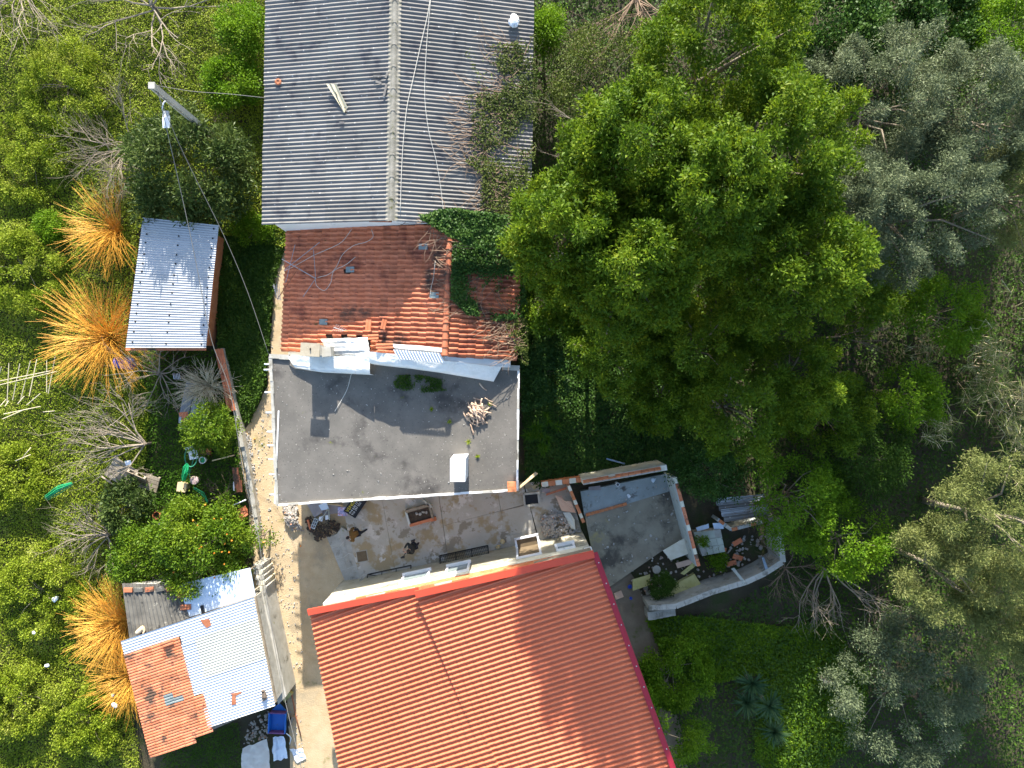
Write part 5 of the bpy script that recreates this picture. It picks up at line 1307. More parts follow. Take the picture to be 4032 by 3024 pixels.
# loose things on the roofs
def rtile(px, py, z, rz, lab, sc=1.0, m=m_tile, fz=zroof_t, grp=None, cat='tile', lift=.07):
    p = P(px, py, z); zz = fz(p.x, p.y) if fz else z
    return link('loose_tile', fme, m, None, basis=Matrix.Translation((p.x - .2, p.y - .1, zz + lift)) @ Matrix.Rotation(rz, 4, 'Z') @ Matrix.Scale(sc, 4), label=lab, cat=cat, group=grp)
rtile(1478, 1292, 4.3, 1.5, 'loose tile lying crosswise above the white membrane', .95, m_tile2, lift=.12); rtile(1535, 1290, 4.5, 1.35, 'loose tile lying crosswise beside the moss', .9, m_tile2, lift=.12)
rtile(1466, 1330, 4.4, .05, 'loose tile at the upper corner of the white membrane', .95, m_tile2, lift=.22)
rtile(1500, 1366, 5.0, .03, 'broken tile row lying on the white flashing', .95, m_tile2, None, lift=.05); rtile(1525, 1366, 5.0, .05, 'intact tile lying on the white flashing', .95, m_tile2, None, lift=.06)
fs = thing('broken_sheet', P(1316, 395, 5.4), 'long broken corrugated shard lying on the fibre cement roof', 'sheet')
qs = [(1284, 330), (1322, 330), (1350, 405), (1342, 452), (1330, 440)]
zz = zroof_a(*P(1316, 390, 5.4)[:2]) + .12
def shard(a, b):
    x = 1284 + 40 * a + 58 * b - (12 * b * (1 if a > .5 else -.4)); y = 330 + 118 * b * (1 - .35 * abs(a - .45)); p = P(x, y, zz); p.z += .03 * math.cos(a * 12.6); return p
MB().grid(shard, 18, 4).build('shard', mat('lichen_shard', (.36, .34, .26), (.44, .41, .30), 3, layers=[((.45, .36, .10), 7, .62, .7)]), fs, True)
for i, (px, py, l, rz) in enumerate(((1490, 311, .34, 0), (1528, 310, .25, 1.2), (1522, 370, .5, 1.35), (1345, 482, .2, 0), (1495, 335, .25, -.3))):
    p = P(px, py, 5.6); MB().box((p.x, p.y, zroof_a(p.x, p.y) + .06), (l, .09, .03), rz).build('sheet_chip', m_asb, None, label='grey fibre cement chip lying near the roof ridge', cat='chip', group='fibre cement chips')
bg_ = MB(); c = P(2027, 86, 5.0); cz_ = zroof_a(c.x, c.y)
def bagf(a, b):
    th1 = 2 * math.pi * a; ph = math.pi * b; r = .26 * (1 + .35 * (float(vnoise(math.cos(th1) * 2.2 + 5, math.sin(th1) * 2.2 + b * 3, 8)) - .5) * 2)
    return Vector((c.x + r * math.cos(th1) * math.sin(ph), c.y + r * 1.2 * math.sin(th1) * math.sin(ph), cz_ + .16 + .17 * math.cos(ph)))
bg_.grid(bagf, 20, 10).build('plastic_bag', m_plast, None, False, label='crumpled white plastic bag on the fibre cement roof', cat='bag')
p = P(1097, 325, 4.9); MB().lathe((p.x, p.y, zroof_a(p.x, p.y) + .03), [(.14, 0), (.15, .03), (.09, .05), (.02, .02)], 9).build('rusty_disc', m_rust, None, label='rusty torn hole flap near the farm house eave', cat='flap')
# log heap on the flat roof
lm = []
for s in range(5):
    R = random.Random(s); mb = MB(); pts = [Vector((-.26 + .13 * k, R.gauss(0, .02), R.gauss(0, .015))) for k in range(5)]; mb.tube(pts, [.036, .038, .036, .034, .03], 7); me = mb.mesh('log'); me.polygons.foreach_set('use_smooth', [len(p_.vertices) == 4 for p_ in me.polygons]); lm.append(me)
for k in range(42):
    R = random.Random(k + 900); r = abs(R.gauss(0, 30)); a = R.uniform(0, 6.28); p = P(1882 + r * math.cos(a), 1628 + r * 1.1 * math.sin(a), 4.0)
    link('log', lm[k % 5], m_log, None, basis=Matrix.Translation((p.x, p.y, FZ + .05 + .22 * max(0, 1 - r / 45) * R.random() ** .6)) @ Matrix.Rotation(R.gauss(-.75, .55) if k % 4 else R.uniform(0, 3.1), 4, 'Z') @ Matrix.Rotation(R.gauss(0, .12), 4, 'Y') @ Matrix.Scale(R.uniform(.7, 1.25), 4), label='short cut log in the heap on the flat roof', cat='log', group='log heap on the flat roof')
scatter('roof_pebbles', [(1080, 1420), (2030, 1470), (2020, 1915), (1100, 1970)], FZ - .02, 130, .012, .035, m_peb)
tree('roof_moss', 1590, 1525, 55, 4.0, 'moss and weeds growing in the wet strip of the flat roof', G_weed, .05, .03, 401, n=1, rc=.05, per=10, cat='moss') if False else None
poly = [(p.x, p.y) for p in PL([(1540, 1480), (1640, 1475), (1780, 1500), (1800, 1535), (1660, 1545), (1560, 1530)], FZ)]
R = np.random.default_rng(5); x = R.uniform(-6, -2, 9000); y = R.uniform(-.6, .6, 9000); ok = in_poly(x, y, poly) & (fbm(x * 2, y * 2, 7) + R.normal(0, .05, 9000) > .5); x, y = x[ok], y[ok]
link('roof_moss', leaf_mesh('roof_moss', np.stack([x, y, np.full(len(x), FZ - .01) + R.random(len(x)) * .09], 1), R.normal(0, 1, (len(x), 3)), R.normal(0, .4, (len(x), 3)) + np.array([0, 0, 1]), .07 * R.uniform(.6, 1.3, len(x)), np.full(len(x), .045), R.random(len(x))), G_weed, None, kind='stuff')
for i, (px, py) in enumerate(((1845, 1740), (1880, 1795), (1770, 1660), (1930, 1590), (1700, 1610))):
    rosette('roof_weed', px, py, FZ, 40, .16 if i else .2, .03, G_mead, 'tiny yellow green weed tuft growing on the flat roof', 410 + i, 'weed', (.2, 1.4), .3, 'weed tufts on the flat roof')

# ------------------------------------------------------------------ yard furniture and rubbish
scatter('rubble_heap', [(1112, 1990), (1170, 1985), (1180, 2060), (1195, 2090), (1150, 2085), (1125, 2045)], .02, 260, .03, .08, m_stone, 'heap of white and orange rubble at the flat house corner', 'rubble', None, .35)
scatter('rubble_heap', [(2130, 2030), (2180, 2005), (2230, 2040), (2275, 2090), (2180, 2120), (2135, 2110)], YZ, 330, .03, .10, m_stone, 'grey rubble heap at the end of the yard wall', 'rubble', None, .45)
scatter('soil_heap', [(1200, 2030), (1300, 2040), (1340, 2060), (1330, 2095), (1260, 2130), (1215, 2100)], .05, 240, .03, .09, m_dirt, 'dark soil heap above the concrete steps', 'soil', None, .30)
plate('grey_board', [(1208, 1985), (1262, 1972), (1270, 2018), (1238, 2038)], [.30, .55, .55, .3], m_card, 'grey board leaning on the soil heap beside the rubble', 'board', .03)
plate('grey_board', [(1258, 1992), (1338, 1982), (1342, 2018), (1272, 2030)], [.4, .55, .5, .35], m_card, 'wide grey board under the flat house eave', 'board', .03)
plate('blue_board', [(1254, 1990), (1284, 1976), (1296, 2004), (1266, 2010)], .62, m_blsheet, 'pale blue board on top of the grey boards', 'board', .03)
plate('white_card', [(1256, 2036), (1275, 2030), (1268, 2054), (1256, 2050)], .5, m_plast, 'white card offcut on the soil heap', 'card', .02)
plate('white_card', [(1280, 2030), (1292, 2028), (1294, 2044), (1282, 2048)], .5, m_plast, 'smaller white card offcut beside the glass strips', 'card', .02)
for i, (a, b) in enumerate((((1292, 2004), (1262, 2050)), ((1294, 2004), (1298, 2048)))):
    cable('batten', [P(*a, .66), P(*b, .5)], .025, m_tiledslab, ['thin green batten leaning left on the board pile', 'thin green batten standing straight on the board pile'][i], cat='batten')
cable('long_batten', [P(1290, 1984, .66), P(1350, 1992, .62)], .03, m_fresh, 'light timber batten along the flat house eave', cat='batten')
blk = thing('hollow_block', P(1238, 2062, .1), 'pale grey hollow concrete block beside the soil heap', 'block')
p = P(1238, 2062, .4); rz = 1.18
bm = MB()
for k in range(4): 
    o = Matrix.Rotation(rz, 3, 'Z') @ Vector((-.24 + .16 * k, 0, 0)); bm.box((p.x + o.x, p.y + o.y, .3), (.035, .2, .24), rz)
for s in (-1, 0, 1):
    o = Matrix.Rotation(rz, 3, 'Z') @ Vector((0, s * .095, 0)); bm.box((p.x + o.x, p.y + o.y, .3), (.52, .028, .235), rz)
bm.build('shell', mat('blue_grey_block', (.42, .47, .49), (.48, .52, .53), 5), blk)
MB().box((p.x, p.y, .2), (.5, .19, .03), rz).build('hollow_shade', m_black, blk)  # black plate stands in for the shade inside the block's hollows
cable('red_plank', [P(1212, 2048, .28), P(1225, 2093, .12)], .06, m_tile2, 'red painted plank beside the hollow block', cat='plank')
# for-sale board with its print
def text(body, size, m, parent, basis, name='print'):
    cu = bpy.data.curves.new(name, 'FONT'); cu.body = body; cu.size = size; cu.extrude = .002
    o = bpy.data.objects.new('tmp_text', cu); COL.objects.link(o); dg = bpy.context.evaluated_depsgraph_get(); dg.update()
    me = bpy.data.meshes.new_from_object(o.evaluated_get(dg)); bpy.data.objects.remove(o)
    return link(name, me, m, parent, basis=basis)
sg = thing('sale_board', P(1385, 1990, .4), 'black for sale board with yellow and white lettering under the eave', 'sign')
s0 = P(1354, 2012, .62); ang = math.atan2(40, 27); tilt = .12
bb = Matrix.Translation(s0) @ Matrix.Rotation(ang, 4, 'Z') @ Matrix.Rotation(tilt, 4, 'X')
MB().box((.55, -.33, 0), (1.1, .66, .025)).build('panel', m_black, sg, basis=bb)
MB().box((.55, -.33, -.02), (1.13, .69, .02)).build('rim', m_iron, sg, basis=bb)
for body, sz, y, m in (('VENDE', .235, -.22, m_ytext), ('914 630 77', .150, -.365, m_wtext), ('916 297 555', .150, -.50, m_wtext)):
    text(body, sz, m, sg, bb @ Matrix.Translation((.05, y, .0145)))
cr = MB(); c = P(1345, 2015, .5)
cr.grid(lambda a, b: P(1330 + 38 * a, 1996 + 36 * b, .48 + .16 * float(vnoise(a * 5, b * 5, 4))), 9, 9).build('plastic_sheet', mat('printed_plastic', (.62, .52, .66), (.30, .34, .62), 9, rough=.4, layers=[((.70, .12, .16), 8, .58, .62), ((.85, .85, .88), 7, .58, .62)]), None, label='crumpled printed plastic sheet beside the sale board', cat='plastic')
# manhole cover
mh = thing('drain_cover', P(1426, 2190, YZ), 'square brown drain cover set in the yard concrete', 'cover')
p = P(1426, 2190, YZ); MB().box((p.x, p.y, YZ + .008), (.58, .58, .02), .17).build('frame', m_plast if False else m_conc, mh); MB().box((p.x, p.y, YZ + .017), (.50, .50, .024), .17).build('plate', m_door, mh)
# planter trough
pltr = thing('planter_trough', P(1655, 2030, YZ), 'brick and board planter trough with soil and stones in the yard', 'planter')
c = P(1652, 2028, .5); rz = .28
for s, m in ((-1, m_tile2), (1, m_wood)): 
    o = Matrix.Rotation(rz, 3, 'Z') @ Vector((0, s * .36, 0)); MB().box((c.x + o.x, c.y + o.y, YZ + .16), (1.2, .14, .32), rz).build('side', m, pltr)
for s, m in ((-1, m_blpl), (1, m_wood)):
    o = Matrix.Rotation(rz, 3, 'Z') @ Vector((s * .6, 0, 0)); MB().box((c.x + o.x, c.y + o.y, YZ + .15), (.1, .7, .30), rz).build('end', m, pltr)
MB().box((c.x, c.y, YZ + .1), (1.12, .64, .2), rz).build('soil', m_dirt, pltr)
for k in range(4): 
    q = P(1641 + 13 * k, 2022 - 3 * k + 5 * (k % 2), .5); MB().stone((q.x, q.y, YZ + .22), .09, k).build('planter_stone', m_peb, pltr)
p = P(1706, 2043, .4); MB().box((p.x, p.y, YZ + .1), (.28, .2, .2), .15).build('terracotta_block', m_terra, None, label='terracotta block beside the planter trough', cat='block')
plate('stone_lintel', [(1660, 1972), (1668, 1966), (1704, 1994), (1696, 2002)], .62, m_conc, 'pale stone lintel lying over the planter trough', 'lintel', .14)
for i, (px, py, r) in enumerate(((1979, 2134, .2), (1962, 2156, .17))):
    p = P(px, py, .5); MB().stone((p.x, p.y, YZ + r * .6), r, 31 + i, .75).build('rock', m_rock, None, False, label=['larger yellowish rock on the yard floor', 'smaller pale rock beside the yellowish rock'][i], cat='rock')
# iron gates leaning on the wall
def leaf_gate(name, label, a, b, z1, mesh_fill):
    g = thing(name, P((a[0] + b[0]) / 2, (a[1] + b[1]) / 2, YZ), label, 'gate'); A = P(*a, YZ + .02); B = P(*b, YZ + .02); d = B - A
    off = -wn_ * .55 + Vector((0, 0, z1)); C, D = B + off, A + off
    for nm, x, y in (('bottom_rail', A, B), ('stile', B, C), ('top_rail', C, D), ('stile', D, A)): MB().tube([x, y], .03, 4).build(nm, m_iron, g)
    for t in (.33, .66): MB().tube([A.lerp(B, t), D.lerp(C, t)], .02, 4).build('bar', m_iron, g)
    if mesh_fill:
        for k in range(28): MB().tube([A.lerp(B, k / 28), D.lerp(C, min(1, (k + 2) / 28))], .012, 3).build('scroll_bar', m_iron, g)
        for k in range(5): MB().tube([A.lerp(D, (k + .5) / 5), B.lerp(C, (k + .5) / 5)], .012, 3).build('scroll_bar', m_iron, g)
    else:
        MB().tube([A, C], .022, 4).build('brace', m_iron, g); MB().tube([A.lerp(D, .5), B.lerp(C, .5)], .02, 4).build('bar', m_iron, g)
leaf_gate('iron_gate', 'black iron gate frame leaning on the wall beside the steps', (1448, 2262), (1618, 2226), 1.0, False)
leaf_gate('iron_gate', 'black iron grille with fine mesh leaning on the yard wall', (1732, 2188), (1920, 2148), .9, True)
for i in range(2): cable('steel_pipe', [P(1692 + 6 * i, 2236 + 6 * i, .36), P(1936, 2176 + 6 * i, .36)], .035, mat('grey_pipe%d' % i, (.20, .25, .30), (.24, .28, .33), 4, rough=.5), 'grey steel pipe lying along the foot of the yard wall', cat='pipe', group='pipes at the wall foot')
plate('plank', [(1405, 2302), (1416, 2300), (1442, 2262), (1432, 2258)], [1.0, 1.0, .5, .5], m_conc, 'grey plank leaning on the wall beside the iron gate frame', 'plank', .04)
bsn = thing('stone_basin', P(2093, 1968, YZ), 'dark square stone basin in the yard corner', 'basin')
c = P(2093, 1966, .5)
for dx, dy, sx, sy in ((0, .3, .8, .1), (0, -.3, .8, .1), (.37, 0, .1, .55), (-.37, 0, .1, .55)): MB().box((c.x + dx, c.y + dy, YZ + .14), (sx, sy, .28), .1).build('rim', m_conc, bsn)
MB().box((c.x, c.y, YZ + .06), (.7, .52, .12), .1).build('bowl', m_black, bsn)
plate('chipboard', [(2186, 1950), (2212, 1952), (2222, 1972), (2248, 1974), (2268, 2020), (2212, 2012)], [.6, .6, .75, .8, .8, .6], m_pink, 'tan chipboard sheet with a cut corner by the rubble heap', 'board', .04)
plate('grey_slab', [(2132, 1936), (2142, 1922), (2170, 1926), (2160, 1946)], .6, m_card, 'small grey slab below the low brick wall', 'slab', .04)
plate('beam', [(2150, 1952), (2152, 1944), (2230, 1918), (2232, 1926)], .7, m_tile2, 'dark red beam under the low brick wall', 'beam', .1)
plate('blue_bags', [(2216, 2018), (2244, 2016), (2262, 2046), (2266, 2086), (2248, 2080)], [.5, .6, .8, .7, .5], m_blpl, 'pale blue plastic sacking on the rubble heap', 'sacking', .12)
plate('weathered_beam', [(2044, 1926), (2042, 1918), (2108, 1858), (2118, 1866)], [2.2, 2.2, 1.6, 1.6], m_fresh, 'weathered timber beam leaning at the flat roof corner', 'beam', .1)
plate('ochre_slab', [(2092, 1916), (2124, 1906), (2128, 1916), (2102, 1930)], .3, m_rock, 'ochre slab fragment beside the low brick wall', 'slab', .08)
cable('blue_tube', [P(2388, 1806, .6), P(2460, 1826, .6)], .045, mat('blue_grey_tube', (.20, .30, .42), (.26, .36, .48), 4), 'blue grey tube lying in the ivy', cat='tube')
# things standing on the ruin floor
plate('mauve_board', [(2318, 1918), (2364, 1912), (2366, 1930), (2318, 1930)], .4, m_card, 'mauve board lying at the foot of the ruin back wall', 'board', .04)
p = P(2428, 1904, .4); pp = MB().lathe((p.x, p.y, .3), [(.085, 0), (.09, .5), (.07, .5), (.065, .05)], 12).build('drain_pipe', m_plast, None, label='short upright white pipe by the ruin back wall', cat='pipe')
for i, (px, py, r, lab) in enumerate(((2572, 1890, .17, 'pale crumpled bag on the ruin floor by the back wall'), (2476, 1952, .12, 'small white container on the pale ruin floor'))):
    p = P(px, py, .4); MB().stone((p.x, p.y, .38), r, 70 + i, .5).build('litter', m_blsheet if i == 0 else m_plast, None, label=lab, cat='litter')
for i, (px, py, lab) in enumerate(((2480, 2310, 'blue plastic bowl on the alley ground'), (2484, 2356, 'blue plastic scrap below the blue bowl'))):
    p = P(px, py, .15); MB().lathe((p.x, p.y, .05), [(.06, 0), (.11 - .03 * i, .1), (.09 - .03 * i, .1), (.05, .03)], 10).build('blue_bowl', m_bluep, None, label=lab, cat='bowl')
p = P(2585, 2242, .3); MB().lathe((p.x, p.y, .28), [(.20, 0), (.21, .06), (.18, .07)], 12).build('round_slab', m_conc, None, label='round grey slab among the ruin debris', cat='slab')
ld = thing('folding_frame', P(2568, 2612, .05), 'pale broken metal frame lying in the alley', 'frame')
for a, b in (((2540, 2592), (2560, 2600)), ((2560, 2600), (2568, 2646)), ((2566, 2598), (2578, 2642)), ((2563, 2620), (2574, 2618)), ((2568, 2646), (2578, 2642))): MB().tube([P(*a, .1), P(*b, .1)], .022, 4).build('rod', m_zinc, ld)

# ------------------------------------------------------------------ garden odds and ends
brl = thing('blue_barrel', P(492, 1432, 0), 'blue plastic barrel lying beside the largest orange osier', 'barrel')
a, b = P(455, 1424, .35), P(524, 1436, .35); d = (b - a)
MB().tube([a, a + d * .06, a + d * .3, a + d * .33, a + d * .36, a + d * .64, a + d * .67, a + d * .7, a + d * .94, b], [.26, .29, .30, .32, .30, .30, .32, .30, .29, .26], 16).build('body', m_bluep, brl, True)
MB().tube([b, b + d * .03], [.27, .24], 16).build('lid', m_bluep, brl)
m_cb = [m_plast, m_plast]
plate('slatted_chair_back', [(680, 1472), (706, 1468), (712, 1490), (686, 1494)], .6, m_black, 'gridded white chair back under the bare tree', 'crate', .3)  # slatted back of a white chair, dark plate under its slats
for k in range(5): cable('chair_slat', [P(681 + 6 * k, 1470, .66), P(686 + 6 * k, 1493, .66)], .02, m_plast, 'white slat across the top of the gridded chair back', cat='slat', group='chair back slats')
# pile of old sheets by the wall
for i, (c, m) in enumerate((([(735, 1500), (770, 1510), (742, 1640), (706, 1630)], m_zinc), ([(762, 1560), (830, 1575), (800, 1690), (742, 1660)], m_zinc), ([(706, 1625), (752, 1640), (748, 1680), (704, 1665)], m_whsheet), ([(710, 1668), (782, 1684), (780, 1704), (708, 1692)], m_asb))):
    qq = quad_fn(c, [.35 + .05 * i] * 4)
    MB().grid(lambda a, b: qq(a, b) + Vector((0, 0, .02 * math.cos(a * 37))), 36, 3).build('stacked_sheet', m, None, True, label=['narrow grey corrugated sheet leaning under the tan shrub', 'wide grey corrugated sheet beside the small orange tree', 'pale sheet with clay tiles lying on it', 'lowest sheet of the pile poking out below the tiles'][i], cat='sheet')
for i, (px, py, rz) in enumerate(((722, 1632, .1), (745, 1652, 1.4), (732, 1664, .1))):
    p = P(px, py, .6); link('loose_tile', fme, m_brick, None, basis=Matrix.Translation((p.x - .2, p.y - .12, .56 + .02 * i)) @ Matrix.Rotation(rz, 4, 'Z') @ Matrix.Scale(.85, 4), label='loose orange tile on the sheet pile beside the small orange tree', cat='tile', group='tiles on the sheet pile')
# pallets
def pallet(px, py, rz, label, z=.45, tilt=0.0, n=5, ln=1.3, w=1.0):
    c = P(px, py, z); t = thing('wooden_pallet', (c.x, c.y, 0), label, 'pallet'); B = Matrix.Translation((c.x, c.y, z)) @ Matrix.Rotation(rz, 4, 'Z') @ Matrix.Rotation(tilt, 4, 'X')
    for k in range(n): MB().box((0, (k - (n - 1) / 2) * w / n, 0), (ln, w / n - .03, .03)).build('slat', m_wood, t, basis=B)
    for s in (-1, 0, 1): MB().box((s * ln * .44, 0, -.07), (.1, w, .1)).build('runner', m_wood, t, basis=B)
pallet(478, 1862, -.55, 'weathered wooden pallet lying under the pruned tree', .55, .05, 5, 1.35, 1.1)
pallet(540, 1885, -.4, 'second grey pallet standing on edge against the first', .5, .9, 5, 1.0, .8); pallet(585, 1900, -.3, 'darker pallet half hidden in the weeds', .3, .1, 4, 1.0, .8)
cable('timber', [P(400, 1876, .5), P(462, 1918, .4)], .05, m_wood, 'short timber leaning beside the wooden pallet', cat='timber')
plate('white_scrap', [(490, 1816), (512, 1812), (520, 1826), (496, 1834)], .75, m_plast, 'white plastic scrap on the wooden pallet', 'plastic', .03)
# fallen cane trellis
tr = thing('cane_trellis', P(110, 1510, 0), 'fallen trellis of pale canes in the meadow', 'trellis')
for (a, b) in (((35, 1430), (28, 1585)), ((78, 1432), (50, 1575)), ((120, 1420), (82, 1570)), ((145, 1415), (115, 1560)), ((184, 1418), (184, 1545)), ((218, 1398), (190, 1550)), ((5, 1445), (-5, 1480)), ((0, 1515), (225, 1462)), ((0, 1500), (200, 1460)), ((20, 1600), (35, 1578)), ((70, 1590), (95, 1560)), ((105, 1595), (158, 1550)), ((0, 1600), (25, 1572)), ((15, 1630), (160, 1600)), ((10, 1650), (90, 1615))):
    MB().tube([P(*a, random.uniform(.9, 1.1)), P(*b, random.uniform(.9, 1.1))], .022, 5).build('cane', m_cane, tr)
for i, (a, b) in enumerate((((90, 1800), (122, 1762)), ((60, 1815), (120, 1790)), ((170, 1622), (215, 1618)))): cable('loose_cane', [P(*a, .9), P(*b, .9)], .02, m_cane, 'single loose cane lying in the meadow weeds', cat='cane', group='loose canes')
def net(c, label, m=m_green, n=14):
    mb = MB(); p0, p1 = P(*c[0], .7), P(*c[1], .7); R = random.Random(c[0][0])
    for k in range(n):
        o = Vector((R.gauss(0, .06), R.gauss(0, .06), R.uniform(-.05, .1))); mb.tube([p0 + o, p0.lerp(p1, .5) + o * 1.6 + Vector((.05, .08, .05)), p1 + o * .6], .018, 4)
    return mb.build('garden_net', m, None, label=label, cat='net')
net(((182, 1962), (284, 1905)), 'strip of bright green netting lying in the meadow')
net(((722, 1888), (738, 1830)), 'bundle of green netting beside the hose ring', n=20)
net(((762, 1926), (815, 1980)), 'thin green rope trailing to the large orange tree', n=4)
hz = [P(752 + 24 * math.cos(t), 1800 + 38 * math.sin(t), .5 + .05 * math.sin(2 * t)) for t in np.linspace(0, 5.6, 24)]
cable('garden_hose', hz + [P(745, 1868, .3), P(752, 1900, .3)], .03, m_hose, 'green garden hose looped round the white chair', cat='hose', smooth=False)
chr_ = thing('white_chair', P(760, 1792, 0), 'white plastic chair lying inside the hose loop', 'chair')
c = P(760, 1792, .45)
MB().box((c.x, c.y, .40), (.44, .42, .05), .2).build('seat', m_plast, chr_); MB().box((c.x - .1, c.y + .30, .52), (.44, .30, .05), .2, .5).build('backrest', m_plast, chr_)
for sx in (-1, 1):
    for sy in (-1, 1): MB().tube([(c.x + sx * .18, c.y + sy * .17, .4), (c.x + sx * .21, c.y + sy * .2, 0)], .025, 5).build('leg', m_plast, chr_)
def bucket(name, px, py, r, h, m, label, fill=m_dirt, cat='bucket', z=0):
    p = P(px, py, h); t = thing(name, (p.x, p.y, z), label, cat)
    MB().lathe((p.x, p.y, z), [(r * .75, 0), (r, h), (r * 1.08, h), (r * 1.08, h + .03), (r * .92, h + .03), (r * .9, h * .8)], 16).build('shell', m, t)
    MB().lathe((p.x, p.y, z + h * .75), [(r * .9, 0), (r * .9, .02)], 14).build('contents', fill, t); return t
bucket('flower_pot', 797, 1780, .14, .3, m_black, 'black pot standing on a red crate by the chair'); bucket('paint_bucket', 797, 1812, .16, .35, m_plast, 'white bucket holding a coil of green hose', m_green)
plate('red_crate', [(783, 1766), (826, 1768), (826, 1792), (783, 1790)], .25, m_tile2, 'red crate under the black pot', 'crate', .22)
bucket('terracotta_pot', 616, 2030, .18, .32, m_terra, 'empty terracotta pot beside the broad leaved sapling', cat='pot'); bk = bucket('orange_bucket', 668, 2040, .16, .3, m_cane, 'pale bucket full of picked oranges')
p = P(668, 2040, .3)
for k in range(9): link('orange', fm, m_orange, bk, basis=Matrix.Translation((p.x + random.uniform(-.09, .09), p.y + random.uniform(-.09, .09), .29 + .03 * (k % 2))))
bx = thing('wooden_box', P(716, 1920, 0), 'pale wooden bee box in the garden grass', 'box'); c = P(716, 1918, .5)
MB().box((c.x, c.y, .25), (.42, .42, .5), -.15).build('body', m_fresh, bx); MB().box((c.x, c.y, .515), (.46, .46, .04), -.15).build('lid', m_fresh, bx); MB().lathe((c.x + .1, c.y - .05, .53), [(.03, 0), (.03, .02)], 8).build('knob', m_black, bx)
p = P(763, 1892, .4); MB().lathe((p.x, p.y, .05), [(.19, 0), (.22, .3), (.2, .32), (.05, .34)], 14).build('plastic_tub', mat('dusty_pink', (.46, .32, .30), (.54, .42, .40), 4), None, label='dusty pink upturned tub beside the bee box', cat='tub')
scatter('garden_litter', [(752, 1975), (815, 1980), (820, 2015), (770, 2020)], .1, 60, .03, .08, m_stone)
for i, (a, b, m, lab) in enumerate((((836, 1814), (922, 1792), m_fresh, 'wooden handle leaning over the low garden wall'), ((888, 2002), (968, 1968), m_plast, 'white plastic pipe leaning over the low garden wall'), ((920, 1898), (921, 1932), m_plast, 'short white rod beside the wall tiles'))):
    cable('garden_rod', [P(*a, .5), P(*b, .8)], .035, m, lab, cat='rod')
for k in range(6):
    p = P(628 + 7 * (k % 2), 2058 + 14 * k, .3); MB().box((p.x + .25, p.y, .2), (.62, .15, .2), .25).build('kerb_block', m_conc, None, label='pale block in the short garden edging by the pots', cat='block', group='garden edging blocks')
for i, (px, py, r) in enumerate(((218, 2358, .22), (452, 2775, .17), (135, 2490, .12), (188, 2620, .12), (1075, 2595, .1), (445, 2735, .09))):
    p = P(px, py, .9); MB().stone((p.x, p.y, .95 if i != 4 else .08), r, 300 + i, .45).build('litter', m_plast, None, label=['white plastic scrap caught on meadow weeds', 'white bag lying below the orange osier', 'small pale scrap in the lower meadow', 'pale scrap near a dead stem in the meadow', 'white scrap on the mossy path verge', 'tiny white scrap above the white bag'][i], cat='litter')
# trailer, tarps, sacks by the path
tl_ = thing('hand_trailer', P(1090, 2830, 0), 'blue metal hand trailer parked beside the patchwork shed', 'trailer')
T0 = P(1092, 2846, .55); rz = -.04
TB = Matrix.Translation((T0.x, T0.y, .45)) @ Matrix.Rotation(rz, 4, 'Z')
MB().box((0, 0, -.14), (.74, .98, .04)).build('bed', m_bluet, tl_, basis=TB)
for s in (-1, 1): MB().box((s * .39, 0, .02), (.05, 1.0, .34), 0, 0, s * .14).build('side_panel', m_bluet, tl_, basis=TB)
for s in (-1, 1): MB().box((0, s * .5, .02), (.78, .06, .30)).build('end_panel', m_purple, tl_, basis=TB)
MB().prism([(-.36, .55), (.36, .55), (.05, .86), (-.05, .86)], -.12, -.06).build('tow_frame', m_bluet, tl_, basis=TB); MB().tube([(0, .82, -.1), (-.05, 1.12, .0)], .035, 6).build('drawbar', m_bluet, tl_, basis=TB)
for s in (-1, 1): 
    MB().tube([(s * .46, -.1, -.26), (s * .53, -.1, -.26)], .2, 14).build('wheel', m_black, tl_, basis=TB)
def cloth(name, quad, z, m, label, lump=.18, seed=1):
    qq = quad_fn(quad, z); return MB().grid(lambda a, b: qq(a, b) + Vector((.07 * (float(vnoise(a * 4, b * 4, seed + 4)) - .5), .07 * (float(vnoise(a * 4, b * 4, seed + 9)) - .5), lump * (float(fbm(a * 4.5, b * 4.5, seed, 3)) - .5) * 2)), 22, 22).build(name, m, None, True, label=label, cat='tarp')
cloth('canvas_tarp', [(958, 2945), (1050, 2912), (1070, 3040), (945, 3060)], [.7, .8, .75, .7], m_canvas, 'stiff beige canvas tarp heaped beside the trailer', .14, 3)
cloth('pale_tarp', [(1072, 2905), (1118, 2900), (1132, 2985), (1078, 2998)], [.45, .45, .35, .35], m_blsheet, 'pale blue tarp lying behind the trailer', .12, 6)
cloth('white_tarp', [(1140, 2950), (1190, 2945), (1206, 2985), (1168, 3005)], [.08, .08, .08, .08], m_plast, 'white plastic sheet spread on the sandy path', .06, 8)
scatter('shed_rubbish', [(980, 2830), (1060, 2800), (1060, 2900), (960, 2930)], .05, 90, .03, .09, m_stone); plate('path_board', [(1134, 2860), (1150, 2820), (1158, 2826), (1138, 2874)], .25, m_wood, 'short board standing beside the blue trailer', 'board', .2)
cable('trailer_strap', [P(1128, 2888, .5), P(1145, 2905, .15), P(1140, 2930, .05)], .025, m_blsheet, 'pale strap hanging off the blue trailer', cat='strap')
plate('mossy_ledge', [(1108, 2745), (1135, 2720), (1150, 2735), (1120, 2768)], .3, m_yel, 'mossy ledge at the shed corner by the trailer', 'ledge', .3)
rb = thing('path_pipe', P(1110, 2560, 0), 'thin rusty pipe running along the mossy path verge', 'pipe')
MB().tube([P(1068, 2350, .1), P(1100, 2480, .1), P(1130, 2640, .1), P(1165, 2820, .1), P(1185, 2900, .1)], .03, 6).build('pipe', m_rust, rb, True)

